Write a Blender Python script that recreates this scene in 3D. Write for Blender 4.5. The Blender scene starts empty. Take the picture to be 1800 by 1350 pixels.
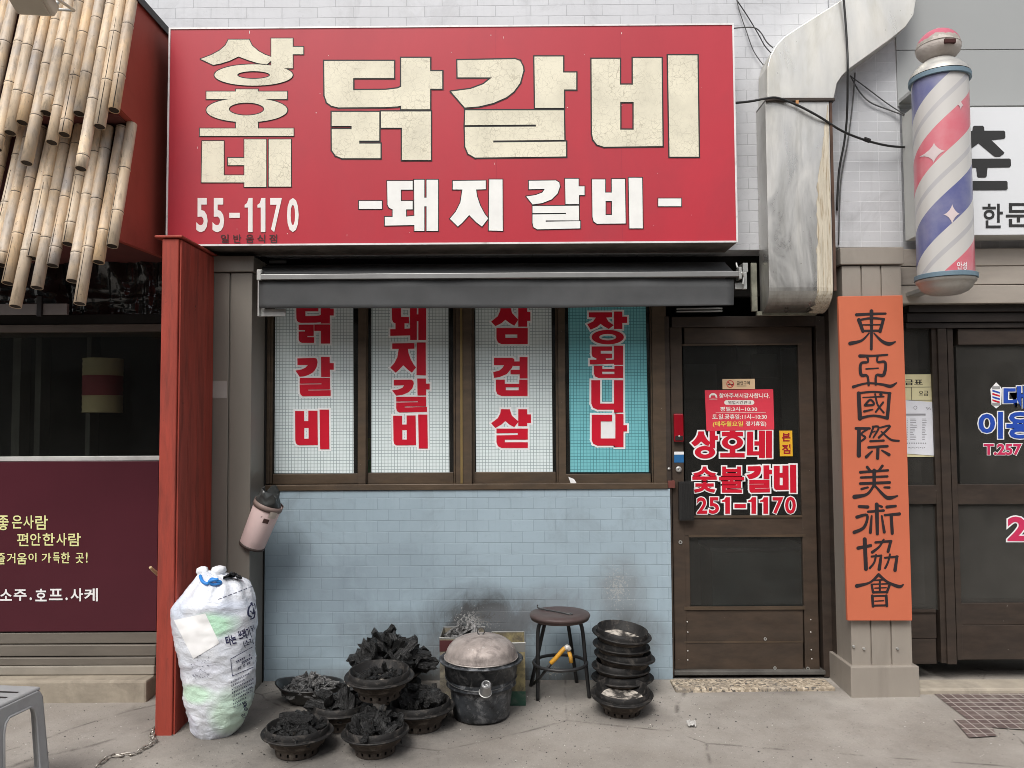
import bpy, bmesh, math, random
from mathutils import Vector, Matrix, noise
from mathutils.geometry import tessellate_polygon
from mathutils.bvhtree import BVHTree
random.seed(7)
S = bpy.context.scene
COL = S.collection
PI = math.pi

# ---------------------------------------------------------------- camera
F, PW, PH = 1400.0, 1800.0, 1350.0
CAMY = -4.6
pit, rol, yaw = math.radians(-2.719), math.radians(-0.336), math.radians(0.25)
def _rot():
    cy, sy = math.cos(yaw), math.sin(yaw); cp, sp = math.cos(pit), math.sin(pit); cr, sr = math.cos(rol), math.sin(rol)
    Ry = Matrix(((cy, 0, sy), (0, 1, 0), (-sy, 0, cy)))
    Rx = Matrix(((1, 0, 0), (0, cp, -sp), (0, sp, cp)))
    Rz = Matrix(((cr, -sr, 0), (sr, cr, 0), (0, 0, 1)))
    return Rz @ Rx @ Ry
RM = _rot(); RT = RM.transposed()
def _w(v):
    d = RT @ Vector(v)
    return Vector((d.x, d.z, -d.y))
def ray(px, py): return _w((px - PW / 2, py - PH / 2, F))
_d = ray(815, 1196)
CAM = Vector((0, CAMY, -_d.z / _d.y * (-CAMY)))
def pt(px, py, Y):
    """the point of the plane y=Y that the photograph shows at a measured place"""
    d = ray(px, py); t = (Y - CAM.y) / d.y
    return CAM + d * t
def on_plane(px, py, p0, n):
    d = ray(px, py); t = (p0 - CAM).dot(n) / d.dot(n)
    return CAM + d * t
def X(px, Y, py=750): return pt(px, py, Y).x
def Z(py, Y, px=900): return pt(px, py, Y).z
SLOPE = 0.045
def gz(y): return SLOPE * max(y, -3.0) if y < 0 else 0.0
def gpt(px, py):
    n = Vector((0, -SLOPE, 1)).normalized()
    return on_plane(px, py, Vector((0, 0, 0)), n)

cd = bpy.data.cameras.new("camera"); cam = bpy.data.objects.new("camera", cd); COL.objects.link(cam)
r, u, b = _w((1, 0, 0)), _w((0, -1, 0)), _w((0, 0, -1))
cam.matrix_world = Matrix(((r.x, u.x, b.x, CAM.x), (r.y, u.y, b.y, CAM.y), (r.z, u.z, b.z, CAM.z), (0, 0, 0, 1)))
cd.sensor_width = 36; cd.lens = 36 * F / PW; cd.clip_end = 500; cd.clip_start = 0.05
S.camera = cam

# ---------------------------------------------------------------- light
SUN_EL, SUN_AZ = math.radians(52), math.radians(200)      # high, from the street side and a little left
W = bpy.data.worlds.new("World"); S.world = W; W.use_nodes = True
wn, wl = W.node_tree.nodes, W.node_tree.links
wn.clear()
sky = wn.new("ShaderNodeTexSky"); sky.sky_type = 'NISHITA'; sky.sun_disc = False
sky.sun_elevation = SUN_EL; sky.sun_rotation = SUN_AZ; sky.dust_density = 4; sky.air_density = 1.0
hs = wn.new("ShaderNodeHueSaturation"); hs.inputs['Saturation'].default_value = 0.3
bg = wn.new("ShaderNodeBackground"); bg.inputs[1].default_value = 0.14
wo = wn.new("ShaderNodeOutputWorld")
wl.new(sky.outputs[0], hs.inputs['Color']); wl.new(hs.outputs[0], bg.inputs[0]); wl.new(bg.outputs[0], wo.inputs[0])
sd = bpy.data.lights.new("sun", 'SUN'); sd.energy = 1.6; sd.angle = math.radians(26); sd.color = (1, .965, .92)
sun = bpy.data.objects.new("sun", sd); COL.objects.link(sun)
sdir = Vector((math.sin(SUN_AZ) * math.cos(SUN_EL), math.cos(SUN_AZ) * math.cos(SUN_EL), math.sin(SUN_EL)))
sun.rotation_euler = (-sdir).to_track_quat('-Z', 'Y').to_euler()
sun.location = (0, -6, 8)
S.view_settings.view_transform = 'Standard'; S.view_settings.look = 'None'
S.view_settings.gamma = 1; S.view_settings.exposure = 0.36
S.view_settings.use_curve_mapping = False
S.render.engine = 'CYCLES'
S.cycles.use_denoising = True; S.cycles.use_adaptive_sampling = False; S.cycles.filter_width = 0.9
S.cycles.max_bounces = 8; S.cycles.transparent_max_bounces = 12

# ---------------------------------------------------------------- materials
class NT:
    def __init__(s, m):
        m.use_nodes = True; s.t = m.node_tree; s.t.nodes.clear()
        s.out = s.n("ShaderNodeOutputMaterial")
    def n(s, k, **kw):
        o = s.t.nodes.new(k)
        for a, v in kw.items(): setattr(o, a, v)
        return o
    def l(s, a, b): s.t.links.new(a, b)
    def put(s, sock, v):
        if hasattr(v, 'is_linked') or isinstance(v, bpy.types.NodeSocket): s.l(v, sock)
        else:
            if isinstance(v, (tuple, list)) and len(v) == 3 and sock.type == 'RGBA': v = (*v, 1)
            sock.default_value = v
    def math(s, op, a, b=0.0, c=None, clamp=False):
        o = s.n("ShaderNodeMath", operation=op, use_clamp=clamp)
        s.put(o.inputs[0], a); s.put(o.inputs[1], b)
        if c is not None: s.put(o.inputs[2], c)
        return o.outputs[0]
    def mix(s, f, a, b, blend='MIX'):
        o = s.n("ShaderNodeMix", data_type='RGBA', blend_type=blend)
        s.put(o.inputs[0], f); s.put(o.inputs[6], a); s.put(o.inputs[7], b)
        return o.outputs[2]
    def noise(s, vec, scale, detail=4, rough=.55, dist=0.0):
        o = s.n("ShaderNodeTexNoise"); s.l(vec, o.inputs['Vector'])
        o.inputs['Scale'].default_value = scale; o.inputs['Detail'].default_value = detail
        o.inputs['Roughness'].default_value = rough; o.inputs['Distortion'].default_value = dist
        return o.outputs[0]
    def ramp(s, v, a, b, x=0.0, y=1.0):
        o = s.n("ShaderNodeMapRange"); o.clamp = True
        s.put(o.inputs[0], v)
        for i, q in enumerate((a, b, x, y)): o.inputs[i + 1].default_value = q
        return o.outputs[0]
    def obj(s): return s.n("ShaderNodeTexCoord").outputs['Object']
    def scale(s, vec, k):
        o = s.n("ShaderNodeMapping"); s.l(vec, o.inputs[0]); o.inputs[3].default_value = k
        return o.outputs[0]
    def sep(s, vec):
        o = s.n("ShaderNodeSeparateXYZ"); s.l(vec, o.inputs[0]); return o.outputs
    def comb(s, x, y, z=0.0):
        o = s.n("ShaderNodeCombineXYZ")
        for i, v in enumerate((x, y, z)): s.put(o.inputs[i], v)
        return o.outputs[0]
    def bump(s, h, k, dist=.01):
        o = s.n("ShaderNodeBump"); s.l(h, o.inputs['Height']); o.inputs['Strength'].default_value = k
        o.inputs['Distance'].default_value = dist
        return o.outputs[0]
    def bsdf(s, col, rough=.5, metal=0.0, spec=.5, normal=None, **kw):
        p = s.n("ShaderNodeBsdfPrincipled")
        s.put(p.inputs['Base Color'], col); s.put(p.inputs['Roughness'], rough); s.put(p.inputs['Metallic'], metal)
        s.put(p.inputs['Specular IOR Level'], spec)
        for k, v in kw.items(): s.put(p.inputs[k.replace('_', ' ')], v)
        if normal is not None: s.l(normal, p.inputs['Normal'])
        s.l(p.outputs[0], s.out.inputs[0])
        return p
    def blob(s, xyz, cx, cz, rx, rz, axes=(0, 2), soft=1.0):
        """1 in the middle of an ellipse, 0 outside it"""
        a = s.math('DIVIDE', s.math('SUBTRACT', xyz[axes[0]], cx), rx)
        b = s.math('DIVIDE', s.math('SUBTRACT', xyz[axes[1]], cz), rz)
        d = s.math('SQRT', s.math('ADD', s.math('MULTIPLY', a, a), s.math('MULTIPLY', b, b)))
        return s.ramp(d, 1.0, 1.0 - soft)

def mul(c, k): return tuple(min(1, v * k) for v in c)
MATS = {}
def mat(name, col, rough=.6, metal=0.0, var=.18, scale=5.0, stretch=(1, 1, 1), bump=0.0, bscale=80, spec=.5,
        dirt=None, speck=None, **kw):
    if name in MATS: return MATS[name]
    m = bpy.data.materials.new(name); t = NT(m); v = t.obj()
    vs = t.scale(v, stretch)
    f = t.ramp(t.noise(vs, scale, 6, .6), .3, .7)
    c = t.mix(f, mul(col, 1 - var), mul(col, 1 + var))
    rr = rough
    if dirt:
        dc, amt, sc, lo, hi = dirt
        d = t.math('MULTIPLY', t.ramp(t.noise(vs, sc, 8, .65, .4), lo, hi), amt)
        c = t.mix(d, c, dc)
        rr = t.math('ADD', t.math('MULTIPLY', d, .25), rough, clamp=True)
    if speck:
        sc_, ss, th = speck
        c = t.mix(t.ramp(t.noise(v, ss, 2, .5), th, th + .04), c, sc_)
    nrm = t.bump(t.noise(vs, bscale, 5, .6), bump, .004) if bump else None
    t.bsdf(c, rr, metal, spec, nrm, **kw)
    MATS[name] = m
    return m

def flat(name, col, rough=.5, spec=.4, metal=0.0): return mat(name, col, rough, metal, .06, 9, spec=spec)

def crackle(name, col):
    m = bpy.data.materials.new(name); t = NT(m); v = t.obj()
    n = t.n("ShaderNodeTexNoise"); t.l(v, n.inputs[0]); n.inputs['Scale'].default_value = 18
    wv = t.n("ShaderNodeMix", data_type='VECTOR'); wv.inputs[0].default_value = .06
    t.l(v, wv.inputs[4]); t.l(n.outputs[1], wv.inputs[5])
    vo = t.n("ShaderNodeTexVoronoi", feature='DISTANCE_TO_EDGE'); t.l(wv.outputs[1], vo.inputs['Vector']); vo.inputs['Scale'].default_value = 34
    vo2 = t.n("ShaderNodeTexVoronoi", feature='DISTANCE_TO_EDGE'); t.l(wv.outputs[1], vo2.inputs['Vector']); vo2.inputs['Scale'].default_value = 80
    k = t.ramp(vo.outputs['Distance'], .0, .05, 1, 0)
    k2 = t.math('MULTIPLY', t.ramp(vo2.outputs['Distance'], 0, .045, 1, 0), .5)
    k = t.math('MAXIMUM', k, k2)
    k = t.math('MULTIPLY', k, t.ramp(t.noise(v, 6, 4), .38, .62, .1, .75))
    g = t.ramp(t.noise(v, 3.5, 5, .6), .42, .72)
    c = t.mix(g, col, mul(col, .78))
    c = t.mix(t.math('MULTIPLY', k, .75), c, (.25, .21, .14))
    t.bsdf(c, .55, 0, .3)
    return m

def tiles(name, col, mortar, bw, rh, stains=(), off=.5, paint=False, shift=(0, 0), var=.06, peel=(), msize=.0028, rough=.3):
    m = bpy.data.materials.new(name); t = NT(m); v = t.obj(); xyz = t.sep(v)
    bk = t.n("ShaderNodeTexBrick"); bk.offset = off; bk.offset_frequency = 2; bk.squash = 1
    wob = t.noise(v, 5, 3)
    bx = t.math('ADD', t.math('ADD', xyz[0], shift[0]), t.math('MULTIPLY', t.math('SUBTRACT', t.noise(v, 2.2, 2), .5), .006))
    bz = t.math('ADD', t.math('ADD', xyz[2], shift[1]), t.math('MULTIPLY', t.math('SUBTRACT', wob, .5), .007))
    t.l(t.comb(bx, bz), bk.inputs['Vector'])
    bk.inputs['Color1'].default_value = (*mul(col, 1 - var), 1); bk.inputs['Color2'].default_value = (*mul(col, 1 + var), 1)
    bk.inputs['Mortar'].default_value = (*mortar, 1)
    bk.inputs['Scale'].default_value = 1; bk.inputs['Mortar Size'].default_value = msize; bk.inputs['Mortar Smooth'].default_value = .5
    bk.inputs['Bias'].default_value = 0; bk.inputs['Brick Width'].default_value = bw; bk.inputs['Row Height'].default_value = rh
    c = bk.outputs[0]
    big = t.ramp(t.noise(v, 1.7, 6, .6), .35, .7)
    c = t.mix(t.math('MULTIPLY', big, .42), c, mul(col, .70))
    c = t.mix(t.math('MULTIPLY', t.ramp(t.noise(v, 3.1, 8, .72, .8), .53, .72), .5), c, tuple(q * .5 + .05 for q in col))
    fine = t.ramp(t.noise(v, 45, 4, .7), .62, .74)
    c = t.mix(t.math('MULTIPLY', fine, .25), c, mul(col, .45))
    # drips: long vertical noise
    dr = t.ramp(t.noise(t.scale(v, (14, 14, .8)), 1.6, 5, .6), .56, .8)
    c = t.mix(t.math('MULTIPLY', dr, .22), c, mul(col, .5))
    warp = t.noise(v, 11, 6, .65); warp2 = t.noise(t.scale(v, (1, 1, .7)), 5.5, 9, .72, .6)
    for cx, cz, rx, rz, sc, k in stains:
        q = t.blob(xyz, cx, cz, rx, rz)
        q = t.math('MULTIPLY', t.ramp(t.math('MULTIPLY', q, t.math('ADD', t.math('MULTIPLY', warp2, 2.6), -.45)), .03, .55), k)
        c = t.mix(q, c, sc)
    for cx, cz, rx, rz, sc, k in peel:
        q = t.blob(xyz, cx, cz, rx, rz)
        s2 = t.noise(v, 75, 5, .75)
        q = t.ramp(t.math('ADD', t.math('MULTIPLY', q, .27), s2), .72, .76)
        c = t.mix(t.math('MULTIPLY', q, k), c, sc)
    h = t.math('MULTIPLY', bk.outputs['Fac'], -1.0)
    h = t.math('ADD', h, t.math('MULTIPLY', t.noise(v, 30, 4), .35))
    t.bsdf(c, t.ramp(t.noise(v, 12, 4), .3, .7, rough, rough + .25), 0, .45, t.bump(h, .38, .004))
    return m

def glass(name, tint=(.75, .78, .77), gloss=1.0, dust=.012):
    m = bpy.data.materials.new(name); t = NT(m); v = t.obj()
    tr = t.n("ShaderNodeBsdfTransparent"); tr.inputs[0].default_value = (*tint, 1)
    gl = t.n("ShaderNodeBsdfGlossy"); gl.inputs['Roughness'].default_value = .03
    t.l(t.bump(t.noise(v, 2.5, 2), .12, .02), gl.inputs['Normal'])
    fr = t.n("ShaderNodeFresnel"); fr.inputs[0].default_value = 1.5
    mx = t.n("ShaderNodeMixShader"); t.l(t.math('MULTIPLY', fr.outputs[0], gloss), mx.inputs[0])
    t.l(tr.outputs[0], mx.inputs[1]); t.l(gl.outputs[0], mx.inputs[2])
    df = t.n("ShaderNodeBsdfDiffuse"); df.inputs[0].default_value = (.5, .48, .44, 1)
    m2 = t.n("ShaderNodeMixShader")
    t.l(t.math('MULTIPLY', t.ramp(t.noise(v, 5, 7, .7), .2, .85, .3, 1.0), dust * 4.5), m2.inputs[0])
    t.l(mx.outputs[0], m2.inputs[1]); t.l(df.outputs[0], m2.inputs[2]); t.l(m2.outputs[0], t.out.inputs[0])
    return m

def gridsheet(name, col, line):
    m = bpy.data.materials.new(name); t = NT(m); v = t.obj(); xyz = t.sep(v)
    bk = t.n("ShaderNodeTexBrick"); bk.offset = 0
    t.l(t.comb(xyz[0], xyz[2]), bk.inputs['Vector'])
    bk.inputs['Color1'].default_value = (*col, 1); bk.inputs['Color2'].default_value = (*mul(col, .97), 1); bk.inputs['Mortar'].default_value = (*line, 1)
    bk.inputs['Scale'].default_value = 1; bk.inputs['Mortar Size'].default_value = .0026; bk.inputs['Mortar Smooth'].default_value = .9
    bk.inputs['Brick Width'].default_value = .0187; bk.inputs['Row Height'].default_value = .0187
    c = t.mix(t.math('MULTIPLY', t.ramp(t.noise(v, 3, 4), .3, .7), .15), bk.outputs[0], mul(col, .8))
    t.bsdf(c, .25, 0, .4, Coat_Weight=.35, Coat_Roughness=.04)
    return m

# ---------------------------------------------------------------- mesh tools
def wloc(o):
    p = Vector((0, 0, 0))
    while o: p += o.location; o = o.parent
    return p
def link(name, me, m, parent=None, local=False, smooth=False, bevel=0, seg=2, label=None):
    o = bpy.data.objects.new(name, me); COL.objects.link(o)
    if m: me.materials.append(m)
    if parent is not None:
        if not local:
            off = wloc(parent)
            me.transform(Matrix.Translation(-off))
        o.parent = parent
    if smooth:
        for p in me.polygons: p.use_smooth = True
    if bevel:
        b = o.modifiers.new("bevel", 'BEVEL'); b.width = bevel; b.segments = seg; b.limit_method = 'ANGLE'; b.angle_limit = math.radians(40)
        b.harden_normals = False
    if label: o['label'] = label
    return o
class MB:
    def __init__(s): s.v = []; s.f = []
    def add(s, vs, fs):
        k = len(s.v); s.v += [Vector(q) for q in vs]; s.f += [tuple(i + k for i in f) for f in fs]; return s
    def box(s, x0, x1, y0, y1, z0, z1):
        if x0 > x1: x0, x1 = x1, x0
        if y0 > y1: y0, y1 = y1, y0
        if z0 > z1: z0, z1 = z1, z0
        return s.add([(x, y, z) for x in (x0, x1) for y in (y0, y1) for z in (z0, z1)],
                     [(0, 1, 3, 2), (4, 6, 7, 5), (0, 4, 5, 1), (2, 3, 7, 6), (0, 2, 6, 4), (1, 5, 7, 3)])
    def pbox(s, px0, py0, px1, py1, Y, y1):
        """a box whose front, on the plane y=Y, spans the measured rectangle; y1 is its back"""
        a, c = pt(px0, (py0 + py1) / 2, Y), pt(px1, (py0 + py1) / 2, Y)
        z0, z1 = Z(py1, Y, (px0 + px1) / 2), Z(py0, Y, (px0 + px1) / 2)
        return s.box(a.x, c.x, Y, y1, z0, z1)
    def prism(s, poly, d, holes=()):
        """extrude a planar polygon (3-D points) by vector d"""
        n = len(poly); P = [Vector(p) for p in poly]; d = Vector(d)
        tri = tessellate_polygon([P])
        vs = P + [p + d for p in P]
        nn = sum(((P[i] - P[0]).cross(P[(i + 1) % n] - P[0]) for i in range(1, n - 1)), Vector())
        flip = nn.dot(d) > 0
        fs = []
        for t in tri:
            a = (P[t[1]] - P[t[0]]).cross(P[t[2]] - P[t[0]])
            if a.dot(d) > 0: t = (t[0], t[2], t[1])
            fs.append(tuple(t)); fs.append(tuple(i + n for i in reversed(t)))
        for i in range(n):
            j = (i + 1) % n
            fs.append((i, j, j + n, i + n) if not flip else (j, i, i + n, j + n))
        if flip is False: fs[2 * len(tri):] = [tuple(reversed(f)) for f in fs[2 * len(tri):]]
        fs[2 * len(tri):] = [tuple(reversed(f)) for f in fs[2 * len(tri):]]
        return s.add(vs, fs)
    def lathe(s, prof, n=40, c=(0, 0, 0), skip=None, wob=0.0, seed=0, mtx=None):
        c = Vector(c); k0 = len(s.v); vs = []; fs = []
        for i, (r, z) in enumerate(prof):
            for j in range(n):
                a = 2 * PI * j / n
                rr = r * (1 + wob * noise.noise(Vector((math.cos(a) * 1.5, math.sin(a) * 1.5, z * 8 + seed))))
                p = Vector((rr * math.cos(a), rr * math.sin(a), z))
                if mtx: p = mtx @ p
                vs.append(p + c)
        for i in range(len(prof) - 1):
            for j in range(n):
                if skip and skip(i, j): continue
                fs.append((i * n + j, i * n + (j + 1) % n, (i + 1) * n + (j + 1) % n, (i + 1) * n + j))
        return s.add(vs, fs)
    def tube(s, path, r, n=8, closed=False, cap=True):
        P = [Vector(p) for p in path]; m = len(P); vs = []; fs = []
        up = None
        rs = r if isinstance(r, (list, tuple)) else [r] * m
        for i in range(m):
            a = P[(i - 1) % m] if (closed or i > 0) else P[i]
            c = P[(i + 1) % m] if (closed or i < m - 1) else P[i]
            t = (c - a).normalized()
            if up is None:
                up = t.orthogonal().normalized()
            up = (up - t * up.dot(t)).normalized()
            w = t.cross(up)
            for j in range(n):
                q = 2 * PI * j / n
                vs.append(P[i] + (up * math.cos(q) + w * math.sin(q)) * rs[i])
        for i in range(m if closed else m - 1):
            i2 = (i + 1) % m
            for j in range(n):
                fs.append((i * n + j, i * n + (j + 1) % n, i2 * n + (j + 1) % n, i2 * n + j))
        if cap and not closed:
            fs.append(tuple(reversed(range(n)))); fs.append(tuple((m - 1) * n + j for j in range(n)))
        return s.add(vs, fs)
    def xform(s, M): s.v = [M @ q for q in s.v]; return s
    def mesh(s, name="m"):
        me = bpy.data.meshes.new(name); me.from_pydata([tuple(q) for q in s.v], [], s.f); me.validate(); me.update(); return me
    def build(s, name, m, parent=None, **kw): return link(name, s.mesh(name), m, parent, **kw)
def smooth_path(P, n=6):
    P = [Vector(p) for p in P]; out = []
    for i in range(len(P) - 1):
        a, b, c, d = P[max(i - 1, 0)], P[i], P[i + 1], P[min(i + 2, len(P) - 1)]
        for k in range(n):
            t = k / n
            out.append(.5 * ((2 * b) + (c - a) * t + (2 * a - 5 * b + 4 * c - d) * t * t + (3 * b - a - 3 * c + d) * t ** 3))
    return out + [P[-1]]
def thing(name, label, cat, loc=(0, 0, 0), group=None):
    o = bpy.data.objects.new(name, None); COL.objects.link(o); o.location = loc
    o.empty_display_size = .1
    o['label'] = label; o['category'] = cat
    if group: o['group'] = group
    bpy.context.view_layer.update
    return o
def tag(o, label, cat, group=None, kind=None):
    if label: o['label'] = label
    if cat: o['category'] = cat
    if group: o['group'] = group
    if kind: o['kind'] = kind
    return o

# ---------------------------------------------------------------- lettering
_tc = {}
def text2d(body, off=0.0):
    key = (body, off)
    if key in _tc: return _tc[key]
    c = bpy.data.curves.new("t", 'FONT'); c.body = body; c.offset = off; c.resolution_u = 3
    o = bpy.data.objects.new("t", c); COL.objects.link(o); bpy.context.view_layer.update()
    me = bpy.data.meshes.new_from_object(o.evaluated_get(bpy.context.evaluated_depsgraph_get()))
    bpy.data.objects.remove(o); bpy.data.curves.remove(c)
    vs = [v.co.copy() for v in me.vertices]; fs = [tuple(p.vertices) for p in me.polygons]
    bpy.data.meshes.remove(me)
    _tc[key] = (vs, fs)
    return vs, fs
def textinto(mb, body, box, Y, off=0.0, base=None, rot=0.0):
    """fit a word into the measured rectangle box=(x0,y0,x1,y1) on the plane y=Y; base = offset whose extents are used for the fit"""
    vs, fs = text2d(body, off)
    bv = text2d(body, off if base is None else base)[0]
    x0, x1 = min(v.x for v in bv), max(v.x for v in bv); y0, y1 = min(v.y for v in bv), max(v.y for v in bv)
    out = []
    cx, cy = (box[0] + box[2]) / 2, (box[1] + box[3]) / 2
    for v in vs:
        px = box[0] + (v.x - x0) / (x1 - x0) * (box[2] - box[0]); py = box[3] - (v.y - y0) / (y1 - y0) * (box[3] - box[1])
        if rot:
            dx, dy = px - cx, py - cy
            px, py = cx + dx * math.cos(rot) - dy * math.sin(rot), cy + dx * math.sin(rot) + dy * math.cos(rot)
        out.append(pt(px, py, Y))
    mb.add(out, fs)
    return mb
def ell(cx, cy, rx, ry, n=40): return [(cx + rx * math.cos(2 * PI * i / n), cy + ry * math.sin(2 * PI * i / n)) for i in range(n)]
def rect(x0, y0, x1, y1): return [(x0, y0), (x1, y0), (x1, y1), (x0, y1)]
class Glyph:
    """outlines traced from the sign: a list of (outer, [holes]) in photo pixels"""
    def __init__(s, pieces): s.p = pieces
    def tf(s, f): return Glyph([([f(*q) for q in o], [[f(*q) for q in h] for h in hs]) for o, hs in s.p])
    def bbox(s):
        P = [q for o, _ in s.p for q in o]
        return min(q[0] for q in P), min(q[1] for q in P), max(q[0] for q in P), max(q[1] for q in P)
    def fit(s, box):
        a = s.bbox()
        return s.tf(lambda x, y: (box[0] + (x - a[0]) / (a[2] - a[0]) * (box[2] - box[0]), box[1] + (y - a[1]) / (a[3] - a[1]) * (box[3] - box[1])))
    def fill(s, mb, Y):
        for k, (o, hs) in enumerate(s.p):
            y = Y - .0003 * (k % 5)
            loops = [[Vector((x, -yy, 0)) for x, yy in o]] + [[Vector((x, -yy, 0)) for x, yy in h] for h in hs]
            tri = tessellate_polygon(loops)
            flatv = [q for l in loops for q in l]
            fs = []
            for t in tri:
                a = (flatv[t[1]] - flatv[t[0]]).cross(flatv[t[2]] - flatv[t[0]])
                fs.append(tuple(t) if a.z > 0 else (t[0], t[2], t[1]))
            mb.add([pt(q.x, -q.y, y) for q in flatv], fs)
    def stroke(s, mb, Y, w):
        k = 0
        for o, hs in s.p:
            for L in [o] + hs:
                n = len(L)
                for i in range(n):
                    a, b = Vector(L[i]), Vector(L[(i + 1) % n])
                    if (b - a).length < 1e-4: continue
                    d = (b - a).normalized(); nn = Vector((-d.y, d.x)); e = d * w * .9
                    q = [a - e - nn * w, b + e - nn * w, b + e + nn * w, a - e + nn * w]
                    y = Y - .00006 * (k % 11); k += 1
                    mb.add([pt(c.x, c.y, y) for c in q], [(3, 2, 1, 0)])
def brush(mb, Y, strokes, f):
    """brush strokes: each a list of (u, v, half width); f maps to photo pixels"""
    for k, st in enumerate(strokes):
        y = Y - .00025 * (k % 6)
        P = smooth_path([Vector((a, b, h)) for a, b, h in st], 5)
        L, R = [], []
        for i, p in enumerate(P):
            a, b = P[max(i - 1, 0)], P[min(i + 1, len(P) - 1)]
            d = Vector((b.x - a.x, b.y - a.y));
            d = d.normalized() if d.length > 1e-6 else Vector((1, 0))
            n = Vector((-d.y, d.x)) * p.z
            L.append((p.x + n.x, p.y + n.y)); R.append((p.x - n.x, p.y - n.y))
        vs = [pt(*f(*q), y) for q in L + R]; m = len(L)
        mb.add(vs, [(i, i + 1, m + i + 1, m + i) for i in range(m - 1)])
        for j, (p) in enumerate((P[0], P[-1])):
            mb.add([pt(*f(p.x + p.z * math.cos(2 * PI * i / 12), p.y + p.z * math.sin(2 * PI * i / 12)), y - .0001 - .00005 * j) for i in range(12)], [tuple(reversed(range(12)))])
def tr(ox, oy, k): return lambda x, y: (ox + x * k, oy + y * k)
def one(x0, y0, x1, y1): return ([(x0 + u * (x1 - x0), y0 + v * (y1 - y0)) for u, v in ((0, .20), (.3, .15), (.5, 0), (1, 0), (1, 1), (.42, 1), (.42, .28), (0, .28))], [])
C2, C3, C4 = tr(300, 40, .2963), tr(560, 60, .26667), tr(900, 60, .2963)
W2 = tr(800, 430, 1 / 3)
G = {}
G['sang'] = Glyph([([(178, 215), (240, 192), (290, 165), (325, 135), (343, 100), (465, 100), (482, 135), (520, 168), (560, 190), (603, 205), (600, 222), (570, 247), (520, 240), (460, 222), (403, 200), (350, 225), (300, 241), (252, 250)], []),
    ([(597, 93), (724, 93), (724, 143), (787, 143), (787, 187), (724, 187), (724, 270), (597, 270)], []),
    (ell(492, 310, 232, 63), [ell(492, 310, 97, 23)])]).tf(C2)
G['ho'] = Glyph([([(212, 408), (387, 408), (387, 395), (518, 395), (518, 408), (691, 408), (691, 453), (212, 453)], []),
    (ell(452, 518, 240, 72), [ell(450, 512, 105, 38)]),
    ([(387, 570), (518, 570), (518, 627), (729, 627), (729, 672), (173, 672), (173, 627), (387, 627)], [])]).tf(C2)
G['ne'] = Glyph([([(187, 702), (315, 702), (315, 905), (440, 905), (440, 947), (183, 947)], []), (rect(437, 692, 567, 974), []), (rect(340, 802, 440, 845), []), (rect(582, 692, 714, 972), [])]).tf(C2)
G['dak'] = Glyph([([(37, 177), (497, 177), (497, 290), (228, 290), (228, 370), (440, 368), (520, 358), (550, 345), (550, 470), (520, 476), (440, 481), (130, 483), (85, 472), (55, 450), (40, 405)], []),
    ([(545, 157), (735, 157), (735, 245), (815, 245), (815, 360), (735, 360), (735, 495), (545, 495)], []),
    ([(87, 513), (400, 513), (400, 702), (268, 702), (268, 722), (408, 722), (408, 818), (155, 818), (112, 800), (88, 765), (87, 627), (218, 627), (218, 605), (87, 605)], []),
    ([(412, 510), (740, 510), (740, 830), (550, 830), (550, 617), (412, 617)], [])]).tf(C3)
G['gal'] = Glyph([([(804, 106), (905, 104), (914, 107), (919, 117), (920, 124), (914, 146), (903, 161), (890, 171), (867, 181), (842, 187), (817, 189), (793, 161), (827, 156.5), (850, 148), (865, 136), (804.5, 136)], []),
    ([C4(*q) for q in [(133, 133), (303, 133), (303, 228), (381, 228), (381, 328), (308, 328), (308, 438), (137, 438)]], []),
    ([(818, 194), (991, 194), (992, 246), (867, 247), (867, 250.5), (995, 249), (995, 275), (835, 277), (823, 270), (818, 258), (817, 223.5), (942, 222.5), (942, 219), (817, 220)], [])])
G['bi'] = Glyph([([(472, 147), (640, 147), (640, 300), (717, 300), (717, 142), (887, 142), (893, 664), (545, 668), (505, 655), (482, 625), (475, 590)], [rect(642, 403, 722, 567)]),
    ([(925, 126), (1100, 126), (1108, 727), (935, 727)], [])]).tf(C4)
G['dwae'] = Glyph([([(452, 968), (620, 968), (620, 1025), (542, 1025), (542, 1100), (620, 1100), (620, 1155), (577, 1155), (577, 1203), (634, 1197), (634, 1258), (437, 1262), (437, 1205), (488, 1205), (488, 1155), (465, 1145), (455, 1125)], []),
    ([(630, 960), (697, 960), (697, 1078), (712, 1078), (712, 960), (788, 960), (788, 1297), (712, 1297), (712, 1135), (697, 1135), (697, 1297), (632, 1297)], [])]).tf(C3)
G['ji'] = Glyph([([(885, 968), (1102, 965), (1102, 1022), (1038, 1024), (1045, 1070), (1065, 1130), (1095, 1185), (1118, 1215), (1077, 1268), (1040, 1240), (1010, 1210), (993, 1192), (975, 1212), (945, 1245), (918, 1268), (866, 1217), (905, 1170), (935, 1110), (948, 1024), (885, 1024)], []), ([(1125, 958), (1212, 958), (1214, 1297), (1122, 1294)], [])]).tf(C3)
G['gal_small'] = Glyph([([(100, 870), (260, 868), (280, 880), (284, 905), (270, 945), (235, 980), (180, 1002), (122, 1010), (85, 963), (140, 955), (180, 940), (195, 918), (100, 920)], []),
    ([(315, 858), (395, 858), (395, 903), (430, 903), (430, 955), (397, 955), (397, 1008), (318, 1008)], []),
    ([(122, 1020), (397, 1018), (397, 1105), (200, 1105), (200, 1113), (405, 1109), (405, 1152), (150, 1158), (128, 1145), (122, 1120), (122, 1070), (320, 1067), (320, 1060), (122, 1062)], [])]).tf(C4)
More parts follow.
